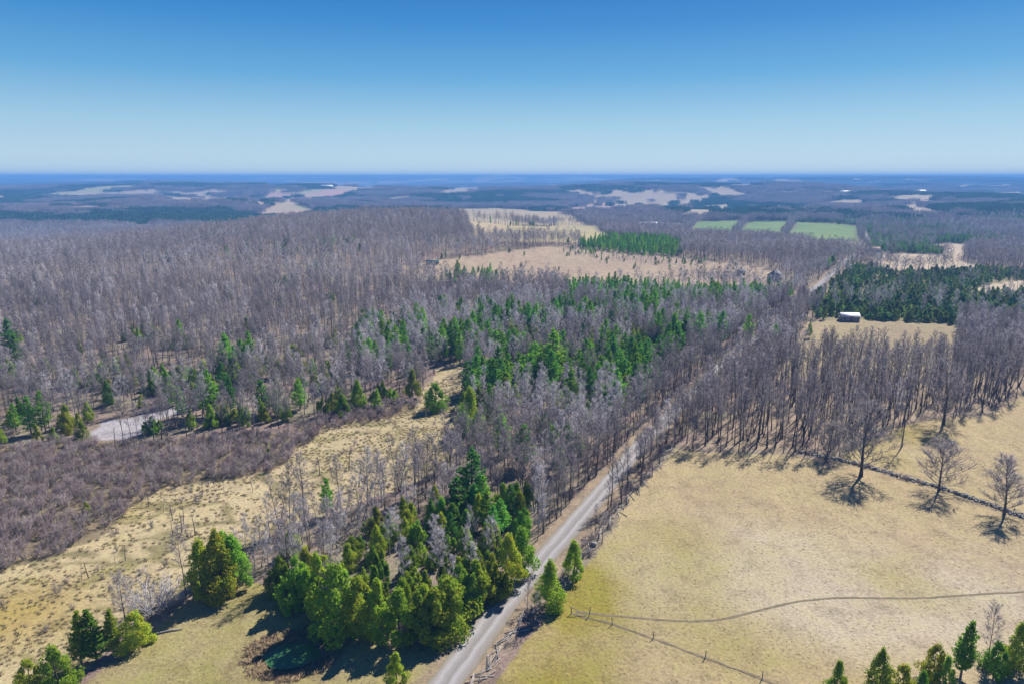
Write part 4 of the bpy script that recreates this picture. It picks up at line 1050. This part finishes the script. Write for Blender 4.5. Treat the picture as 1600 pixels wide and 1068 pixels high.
# ---- far woods as patches
def farwoods():
    rows = []
    for (y0, y1, sp, A, B) in ((1430, 3100, 25, P30, P30c), (3000, 8200, 56, P64, P64c)):
        x, y = grid(y0, y1, sp, slope=.84, pad=60)
        r = np.hypot(x, y)
        op = is_open(x, y)
        # further openings nobody could outline one by one
        op |= clearings(x, y)
        op &= ~((np.abs(fbm(x / 150 + 6, y / 170, 2)) < .014) & (y > 1800))
        nA = fbm(x / 260, y / 200, 3)
        con = nA > .04
        for k in ('valley_dark', 'far_dark_r', 'far_dark_l'):
            con |= inside(Z[k], x, y) & (rng.random(len(x)) < .75)
        rows.append((x[~op], y[~op], con[~op], A, B))
    for nm, c in (('distant_leafless_woods', False), ('distant_evergreen_woods', True)):
        protos = []; X = []; Y = []; I = []
        for (x, y, con, A, B) in rows:
            Q = B if c else A; m = con == c
            X.append(x[m]); Y.append(y[m]); I.append(len(protos) + rng.integers(0, len(Q), m.sum())); protos += Q
        X = np.concatenate(X); print(nm, len(X))
        scatter(nm, protos, X, np.concatenate(Y), np.concatenate(I), rng.uniform(.85, 1.15, len(X)), zoff=-1.0,
                label='hazy blue grey woods rolling to the horizon' if not c else 'dark evergreen stands among the distant woods', cat='woods')
farwoods()

# ------------------------------------------------------------------ shrubs of the thicket
def shrubs():
    x, y = grid(88, 300, 2.0); m = np.zeros(len(x), bool)
    for k in ('alder', 'alder_b'): m |= inside(Z[k], x, y)
    m &= ~inside(OPEN['clearing'], x, y)
    u = rng.random(len(x)); n = fbm(x / 9, y / 9, 3)
    keep = m & (u < .74 + 1.6 * n)
    # sparse small shrubs over the wetland
    keep |= inside(OPEN['wetland'], x, y) & (u < .035 + .15 * np.clip(n, 0, 1))
    # undergrowth in woods and along the road's right side
    rd, side = line_dist(ROAD, x, y)
    rr = (side > 0) & (rd > 5) & (rd < 7.6) & (y > 118) & (y < 300)
    keep |= rr & (u < .85)
    wl = line_dist(WALL, x, y)[0] < 1.5
    keep |= wl & (u < .25)
    for k in ('mixed', 'left_green', 'leaning'):
        keep |= inside(Z[k], x, y) & (u < .10) & ~is_open(x, y) & (rd > 6)
    keep |= (u > .90) & (y > 125) & ~is_open(x, y) & (rd > 6) & ~inside(Z['right_wood'], x, y) & ~inside(Z['juniper'], x, y) & ((side < 0) | (rd < 9))
    x, y, rr, wl, m = x[keep], y[keep], rr[keep], wl[keep], m[keep]
    px, py = proj(x, y, hgt(x, y)); o = np.argsort(np.hypot(x, y)); c = 0; restr = []; LR = []
    for i in o:
        ki = int(rng.integers(3)); s = rng.uniform(.6, 1.1) * (1 if m[i] else .55)
        if c < 280 and 0 < px[i] < 1600 and py[i] < 1068:
            c += 1
            r, cc = stretch(px[i], py[i])
            if rr[i]: l, g = 'low bare shrub between road and dry field', 'bare shrubs beside the road'
            elif wl[i]: l, g = 'low bare shrub against the stone wall', 'bare shrubs at the stone wall'
            elif m[i]: l, g = '%s purple brown shrub in the thicket' % ('tall' if s > .85 else 'low'), 'shrubs of the purple thicket'
            else: l, g = 'small bare shrub on open straw ground', 'small shrubs on open ground'
            LR.append((place('shrub', ki, x[i], y[i], s, '', 'shrub', g, name='bare_shrub'), '%s, %s %s' % (l, r, cc), px[i], py[i], s))
        else: restr.append((x[i], y[i], 'shrub', ki, s))
    print('shrubs', c, len(restr))
    number_labels(LR)
    scatter_kinds('shrub_thicket', restr, ['shrub'], 'purple brown leafless thicket beside the wetland')
shrubs()
# snags standing in the wetland
sn = [(128, 905, 880), (139, 902, 872), (180, 880, 858), (196, 872, 850), (232, 790, 765), (255, 800, 770), (270, 812, 782), (286, 818, 790), (300, 770, 742), (316, 775, 745),
      (335, 760, 735), (350, 770, 742), (270, 836, 808), (284, 832, 800), (293, 838, 806), (305, 835, 800), (196, 875, 855), (440, 760, 730), (468, 752, 722), (500, 742, 712),
      (520, 752, 725), (545, 735, 700), (560, 760, 720), (590, 735, 700), (620, 728, 695), (652, 702, 672), (686, 690, 655), (180, 696, 665), (75, 820, 795), (395, 768, 735)]
LR = []
for n, (a, b, c) in enumerate(sn):
    x, y, h = height_to(a, b, c); ki = n % 3
    r, cc = stretch(a, b)
    LR.append((place('snag', ki, x, y, h / K['snag'][ki].H, '', 'dead tree', 'dead stems standing in the wetland'), '%s dead stem standing in the open wetland, %s %s' % ('thin dark' if ki < 2 else 'pale', r, cc), a, b, h))

number_labels(LR)
# ------------------------------------------------------------------ grass (uncountable)
def tuft(n, h, sp, m, name):
    g = Geo(); a = rng.uniform(0, 6.28, n); r = rng.uniform(0, sp, n)
    P = np.stack([np.cos(a) * r, np.sin(a) * r, np.full(n, -.02)], 1); D = np.stack([np.cos(a) * .8, np.sin(a) * .8, np.full(n, 1.)], 1) + rng.normal(0, .25, (n, 3))
    cones(g, P, D, rng.uniform(.5, 1, n) * h, np.full(n, h * .16)); v, f = g.get()
    return bpy.data.objects.new(name, mesh_tris(name, v, f, [m]))
def grass():
    T1 = [tuft(12, .38, .22, M['straw'], 'tuft') for _ in range(3)]; T2 = [tuft(16, .75, .35, M['greygrass'], 'tussock') for _ in range(3)]; T3 = [tuft(14, .9, .4, M['reed'], 'reed_tuft') for _ in range(2)]
    x, y = grid(84, 200, 1.15, slope=.8, pad=10)
    f = inside(OPEN['field'], x, y) & (line_dist(ROAD, x, y)[0] > 5) & (line_dist(TRAIL, x, y)[0] > .5)
    u = rng.random(len(x)); n = fbm(x / 6, y / 6, 3)
    f &= u < .5 + 1.2 * n
    l = inside(OPEN['lawn'], x, y) & (u < .5 + n) & (np.hypot(x - POND[0], (y - POND[1])) > 5.6)
    f |= l
    rv = (line_dist(ROAD, x, y)[0] > 3.8) & (line_dist(ROAD, x, y)[0] < 6.5) & (u < .6); f |= rv
    scatter('field_grass', T1, x[f], y[f], rng.integers(0, 3, f.sum()), rng.uniform(.35, .8, f.sum()), label='dry tufted grass of the fields and verges', cat='grass')
    x, y = grid(84, 250, 1.0, slope=.8, pad=10)
    m = inside(OPEN['wetland'], x, y) | inside(Z['alder'], x, y) | inside(Z['alder_b'], x, y); n = fbm(x / 7, y / 4, 3); u = rng.random(len(x))
    m &= u < .45 + 1.6 * n
    scatter('wetland_grass', T2, x[m], y[m], rng.integers(0, 3, m.sum()), rng.uniform(.5, 1.1, m.sum()), label='straw coloured tussocks of the wetland', cat='grass')
    a = rng.uniform(0, 6.28, 420); r = rng.uniform(4.6, 7.8, 420); r[::5] *= .93
    x = POND[0] + np.cos(a) * r * 1.02; y = POND[1] + np.sin(a) * r * .82
    scatter('pond_reeds', T3, x, y, rng.integers(0, 2, 420), rng.uniform(.5, 1.1, 420), label='brown dry reeds ringing the small green pond', cat='reeds')
    print('grass', f.sum(), m.sum())
grass()

# ------------------------------------------------------------------ fences, wall, boulder
def box_geo(g, a, b, wd, ht):
    """a beam from a to b, slightly tapered"""
    a = np.array(a, float); b = np.array(b, float); d = b - a; d /= np.linalg.norm(d); s = np.cross(d, [0, 0, 1]); s /= np.linalg.norm(s) + 1e-9; u = np.cross(s, d)
    V = []
    for p, k in ((a, 1.), (b, .8)):
        for i, j in ((-1, -1), (1, -1), (1, 1), (-1, 1)): V.append(p + s * i * wd / 2 * k + u * j * ht / 2 * k)
    g.add(V, [(0, 1, 2), (0, 2, 3), (4, 6, 5), (4, 7, 6), (0, 4, 5), (0, 5, 1), (1, 5, 6), (1, 6, 2), (2, 6, 7), (2, 7, 3), (3, 7, 4), (3, 4, 0)])
def along(L, step):
    L = np.array(L); s = np.concatenate([[0], np.cumsum(np.hypot(*(L[1:] - L[:-1]).T))]); q = np.arange(0, s[-1], step)
    return np.interp(q, s, L[:, 0]), np.interp(q, s, L[:, 1])
def one(name, g, m, parent=None, **k):
    v, f = g.get(); return link(name, mesh_tris(name, v, f, m if isinstance(m, list) else [m]), parent, **k)
RAILMESH = []
for k in range(3):
    g = Geo(); box_geo(g, (-1.85, 0, 0), (1.85, 0, 0), .12, .10); v, f = g.get(); RAILMESH.append(mesh_tris('rail', v, f, [M['rail']]))
def snake_fence(px_line, label, n_rails=5, collapse=.15):
    x, y = along(pts(px_line), 3.0); n = len(x)
    tx, ty = np.gradient(x), np.gradient(y); l = np.hypot(tx, ty); nx_, ny_ = ty / l, -tx / l
    zig = np.where(np.arange(n) % 2 == 0, .4, -.4); x = x + nx_ * zig; y = y + ny_ * zig; z = hgt(x, y)
    root = link('rail_fence', None, label=label, cat='fence', group='split rail fences along the road', loc=(x[0], y[0], z[0]))
    for i in range(n - 1):
        mx_, my_, mz = (x[i] + x[i + 1]) / 2, (y[i] + y[i + 1]) / 2, (z[i] + z[i + 1]) / 2
        az = math.atan2(y[i + 1] - y[i], x[i + 1] - x[i]); fall = rng.random() < collapse
        for k in range(n_rails):
            h = .12 + k * .25 + (.1 if i % 2 else 0)
            if fall: h = .10 + .03 * k 
            o = link('rail', RAILMESH[k % 3], root)
            o.location = (mx_ - x[0] + rng.normal(0, .05) + (rng.normal(0, .5) if fall else 0), my_ - y[0] + rng.normal(0, .05) + (rng.normal(0, .5) if fall else 0), mz - z[0] + h)
            o.rotation_euler = (rng.uniform(-.2, .2), rng.normal(0, .03), az + rng.normal(0, .05 if not fall else .5))
    return root
snake_fence([(728, 1085), (770, 1030), (800, 985), (836, 948)], 'grey zigzag split rail fence right of the gravel road, below the nearer cedar', 5, .45)
snake_fence([(902, 885), (930, 845), (975, 790), (1020, 735), (1056, 694)], 'grey zigzag split rail fence under the bare trees between road and dry field', 4, .5)
def wire_fence():
    P = WIREF; root = link('wire_fence', None, label='sagging wire fence on thin posts crossing the dry field near the road', cat='fence', loc=(P[0][0], P[0][1], float(hgt(*P[0]))))
    z0 = float(hgt(*P[0])); tops = []
    for i, (x, y) in enumerate(P):
        g = Geo(); h = 1.35 if i != 1 else 1.7; dx, dy = rng.normal(0, .08, 2)
        if i in (0, 1, 2): dx += .25 * (1 if i % 2 else -1)
        z = float(hgt(x, y)) - z0
        p0 = (x - P[0][0], y - P[0][1], z - .2); p1 = (p0[0] + dx, p0[1] + dy, z + h); tube(g, np.array([p0, p1]), [.09, .07], 6); one('post', g, M['rail'], root); tops.append((p0, p1))
    for i in range(len(P) - 1):
        for fr in (.35, .6, .9):
            a = np.array(tops[i][0]) * (1 - fr) + np.array(tops[i][1]) * fr; b = np.array(tops[i + 1][0]) * (1 - fr) + np.array(tops[i + 1][1]) * fr
            t = np.linspace(0, 1, 7)[:, None]; Q = a + (b - a) * t; Q[:, 2] -= (.12 * 4 * t * (1 - t))[:, 0]
            g = Geo(); tube(g, Q, np.full(7, .012), 3); one('wire', g, M['wire'], root)
    g = Geo(); a, b = tops[0], tops[1]
    box_geo(g, a[1], b[0], .1, .1); one('brace', g, M['rail'], root)
wire_fence()
ribbon('grass_strip', WIREF, .5, .03, M['trod'], step=.8, wob=.4, noise=1.5)
def rock(g, c, s):
    v = []
    a = rng.uniform(0, 6.28)
    ring = 6
    for (z, r) in ((-.4, .7), (.1, 1.), (.6, .75), (.85, .3)):
        for k in range(ring):
            t = a + k / ring * 6.283 + z; rr = r * rng.uniform(.8, 1.15)
            v.append((c[0] + math.cos(t) * rr * s[0], c[1] + math.sin(t) * rr * s[1], c[2] + z * s[2]))
    f = []
    for i in range(3):
        for j in range(ring):
            p = i * ring + j; q = i * ring + (j + 1) % ring; f += [(p, q, q + ring), (p, q + ring, p + ring)]
    for j in range(1, ring - 1): f.append((18, 18 + j, 18 + j + 1))
    g.add(v, f)
def stone_wall():
    x, y = along(WALL, .42); g = Geo(); o = (x[0], y[0], float(hgt(x[0], y[0])))
    for i in range(len(x)):
        for k in range(4):
            s = rng.uniform(.2, .42); xx = x[i] + rng.normal(0, .42); yy = y[i] + rng.normal(0, .42)
            rock(g, (xx - o[0], yy - o[1], float(hgt(xx, yy)) - o[2] + (.45 if k > 1 and rng.random() < .6 else .08)), (s, s * rng.uniform(.7, 1.2), s * rng.uniform(.5, .9)))
    root = link('stone_wall', None, label='low tumbled stone wall dividing the dry field from the upper grass strip', cat='wall', loc=o)
    one('stones', g, M['stone'], root, kind='stuff')
stone_wall()
def boulder():
    x, y = at(927, 852); g = Geo(); rock(g, (0, 0, .3), (.9, .7, .7)); one('boulder', g, M['white_paint'] if False else M['stone'], label='pale boulder at the field corner by the end of the rail fence', cat='boulder', loc=(x, y, float(hgt(x, y))))
boulder()
for (a, b, rz, l) in ((400, 905, .3, 'long'), (492, 912, .8, 'short')):
    x, y = at(a, b) if a != 400 else at(245, 990); g = Geo(); L_ = 4 if l == 'long' else 2.5
    tube(g, np.array([(0, 0, .15), (L_ / 2, .1, .2), (L_, .0, .15)]), [.16, .14, .08], 6)
    one('fallen_log', g, M['pale_bark'], label=('long pale fallen log on the lawn edge below the tangled bush' if l == 'long' else 'short pale fallen log at the foot of the cedar clump'), cat='log', loc=(x, y, float(hgt(x, y))), rz=rz)

# ------------------------------------------------------------------ buildings
def boxm(g, x0, x1, y0, y1, z0, z1):
    V = [(x, y, z) for z in (z0, z1) for (x, y) in ((x0, y0), (x1, y0), (x1, y1), (x0, y1))]
    g.add(V, [(0, 2, 1), (0, 3, 2), (4, 5, 6), (4, 6, 7), (0, 1, 5), (0, 5, 4), (1, 2, 6), (1, 6, 5), (2, 3, 7), (2, 7, 6), (3, 0, 4), (3, 4, 7)])
def building(name, loc, rz, L_, W_, H_, rise, mw, mr, label, cat, wins=(), doors=(), chim=None, over=.4, trim='white_paint'):
    z = float(hgt(*loc)); root = link(name, None, label=label, cat=cat, loc=(loc[0], loc[1], z), rz=rz)
    g = Geo(); boxm(g, -L_ / 2, L_ / 2, -W_ / 2, W_ / 2, -1.0, H_)
    for s in (-1, 1):   # gables
        x0, x1 = (s * L_ / 2 - s * .15, s * L_ / 2)
        V = [(x, yy, zz) for x in (x0, x1) for (yy, zz) in ((-W_ / 2, H_), (W_ / 2, H_), (0, H_ + rise))]
        g.add(V, [(0, 1, 2), (3, 5, 4), (0, 2, 5), (0, 5, 3), (1, 4, 5), (1, 5, 2)])
    one('wall', g, mw, root)
    g = Geo(); e = over; k = rise / (W_ / 2); th = .18
    for s in (-1, 1):
        V = []
        for x in (-L_ / 2 - e, L_ / 2 + e):
            V += [(x, 0, H_ + rise + .03), (x, s * (W_ / 2 + e), H_ - e * k + .03), (x, s * (W_ / 2 + e), H_ - e * k + .03 + th), (x, 0, H_ + rise + .03 + th)]
        g.add(V, [(0, 1, 2), (0, 2, 3), (4, 6, 5), (4, 7, 6), (0, 4, 5), (0, 5, 1), (1, 5, 6), (1, 6, 2), (2, 6, 7), (2, 7, 3), (3, 7, 4), (3, 4, 0)])
    rf = one('roof', g, mr, root)
    for (side, u, zc, ww, hh) in wins:
        g = Geo(); gp = Geo()
        def rect(G, ww, hh, d):
            if side in ('f', 'b'):
                yy = -W_ / 2 if side == 'f' else W_ / 2; sg = -1 if side == 'f' else 1
                boxm(G, u - ww / 2, u + ww / 2, min(yy - sg * .05, yy + sg * d), max(yy - sg * .05, yy + sg * d), zc - hh / 2, zc + hh / 2)
            else:
                xx = -L_ / 2 if side == 'l' else L_ / 2; sg = -1 if side == 'l' else 1
                boxm(G, min(xx - sg * .05, xx + sg * d), max(xx - sg * .05, xx + sg * d), u - ww / 2, u + ww / 2, zc - hh / 2, zc + hh / 2)
        rect(g, ww + .2, hh + .2, .04); wn = one('window', g, M[trim], root); rect(gp, ww, hh, .07); one('pane', gp, M['glass'], wn)
    for (side, u, ww, hh, m) in doors:
        g = Geo(); yy = -W_ / 2 if side == 'f' else W_ / 2; sg = -1 if side == 'f' else 1
        boxm(g, u - ww / 2, u + ww / 2, min(yy, yy + sg * .06), max(yy, yy + sg * .06), 0, hh); one('door', g, m, root)
    if chim:
        g = Geo(); boxm(g, chim - .35, chim + .35, -.35, .35, H_ + rise * .6, H_ + rise + 1.1); one('chimney', g, M['stone'], rf)
    return root
W2 = lambda s, us, z, w_=1., h_=1.2: [(s, u, z, w_, h_) for u in us]
building('barn', BARN, R(-6), 9, 6, 2.8, 1.4, M['grey_board'], M['white_roof'], 'weathered grey barn with a pale metal roof at the edge of the evergreen scrub', 'barn', W2('f', (-3.2, 3.4), 1.8), [('f', 0.3, 2.2, 2.4, M['brown_board'])])
building('house', HOUSE, R(52), 9, 8, 4.2, 3.2, M['grey_board'], M['dark_roof'], 'grey gabled house at the right end of the pinkish pasture', 'house', W2('l', (-2, 2), 2.0) + W2('l', (0,), 5) + W2('f', (-2.6, 2.6), 2), [('f', 0, 1.1, 2.2, M['brown_board'])], chim=1.5)
building('shed', SHED, R(20), 5, 3.5, 3.0, 1.6, M['brown_board'], M['dark_roof'], 'small brown shed on the pasture left of the gabled house', 'shed', W2('f', (1.5,), 1.6, .8, .8), [('f', -.8, 1.0, 2.0, M['grey_board'])])
building('farmhouse', FARM, R(-8), 14, 8, 3.4, 2.4, M['white_paint'], M['brown_roof'], 'long low farmhouse with a brown roof beside the far bend of the road', 'house', W2('f', (-5, -2, 2.5, 5.2), 1.9), [('f', .3, 1.1, 2.2, M['brown_board'])], chim=-3)
building('farm_building', FARFARM, R(4), 34, 14, 4.5, 2.5, M['white_paint'], M['white_roof'], 'long white farm building in the valley left of the green fields', 'farm building', W2('f', (-12, -6, 0, 6, 12), 2.4, 2, 1.4))
building('farm_building', FARFARM2, R(-6), 40, 12, 4, 2, M['white_paint'], M['dark_roof'], 'long white shed with a grey roof, right of the white farm building', 'farm building', W2('f', (-14, -7, 0, 7, 14), 2.2, 2, 1.4))
for (a, b, L_, l) in ((511, 294, 90, 'white barn far off on the left horizon land'), (678, 291, 60, 'white farm roofs far off beyond the long tan field'), (1320, 304, 60, 'small white far barn on the right horizon land'), (1438, 303, 60, 'tiny pale far house beside the right distant fields')):
    p = at(a, b); building('distant_barn', p, R(8), L_ * .6, 18, 9, 5, M['white_paint'], M['white_roof'], l, 'barn', W2('f', (-8, 8), 3, 4, 3))
def trailer():
    x, y = TRAILER; z = float(hgt(x, y)); root = link('trailer', None, label='long green trailer with a pale window band parked at the left end of the pasture', cat='trailer', loc=(x, y, z), rz=R(-4))
    g = Geo(); boxm(g, -5, 5, -1.3, 1.3, .6, 3.1); boxm(g, -4.9, 4.9, -1.2, 1.2, 3.1, 3.25); one('body', g, M['green_paint'], root)
    for u in (-3.6, -1.8, 0, 1.8, 3.6):
        g = Geo(); boxm(g, u - .6, u + .6, -1.34, -1.28, 1.7, 2.5); one('window', g, M['white_paint'], root)
    for u in (-3, -2.1, 3.2):
        for s in (-1, 1):
            g = Geo(); a = np.linspace(0, 6.283, 13)[:-1]; V = [(u + .45 * math.cos(t), s * 1.0 + d, .45 + .45 * math.sin(t)) for d in (-.12, .12) for t in a]
            g.add(V, [(i, (i + 1) % 12, 12 + (i + 1) % 12) for i in range(12)] + [(i, 12 + (i + 1) % 12, 12 + i) for i in range(12)] + [(0, i, i + 1) for i in range(1, 11)] + [(12, 12 + i + 1, 12 + i) for i in range(1, 11)])
            one('wheel', g, M['glass'], root)
trailer()

# ------------------------------------------------------------------ air
g = Geo(); boxm(g, -21000, 21000, -21000, 21000, ZMIN - 1, max(80, ZMAX + 3))
hz = bpy.data.materials.new('haze'); hz.use_nodes = True; t = hz.node_tree; t.nodes.clear()
o = nd(t, 'ShaderNodeOutputMaterial'); pv = nd(t, 'ShaderNodeVolumePrincipled'); pv.inputs['Density'].default_value = HAZE; pv.inputs['Color'].default_value = (.19, .48, 1, 1)
pv.inputs['Anisotropy'].default_value = 0.0
t.links.new(pv.outputs[0], o.inputs['Volume'])
one('haze', g, hz, kind='stuff')
print('meshes tris', sum(len(m.polygons) for m in bpy.data.meshes), 'objects', len(S.objects))
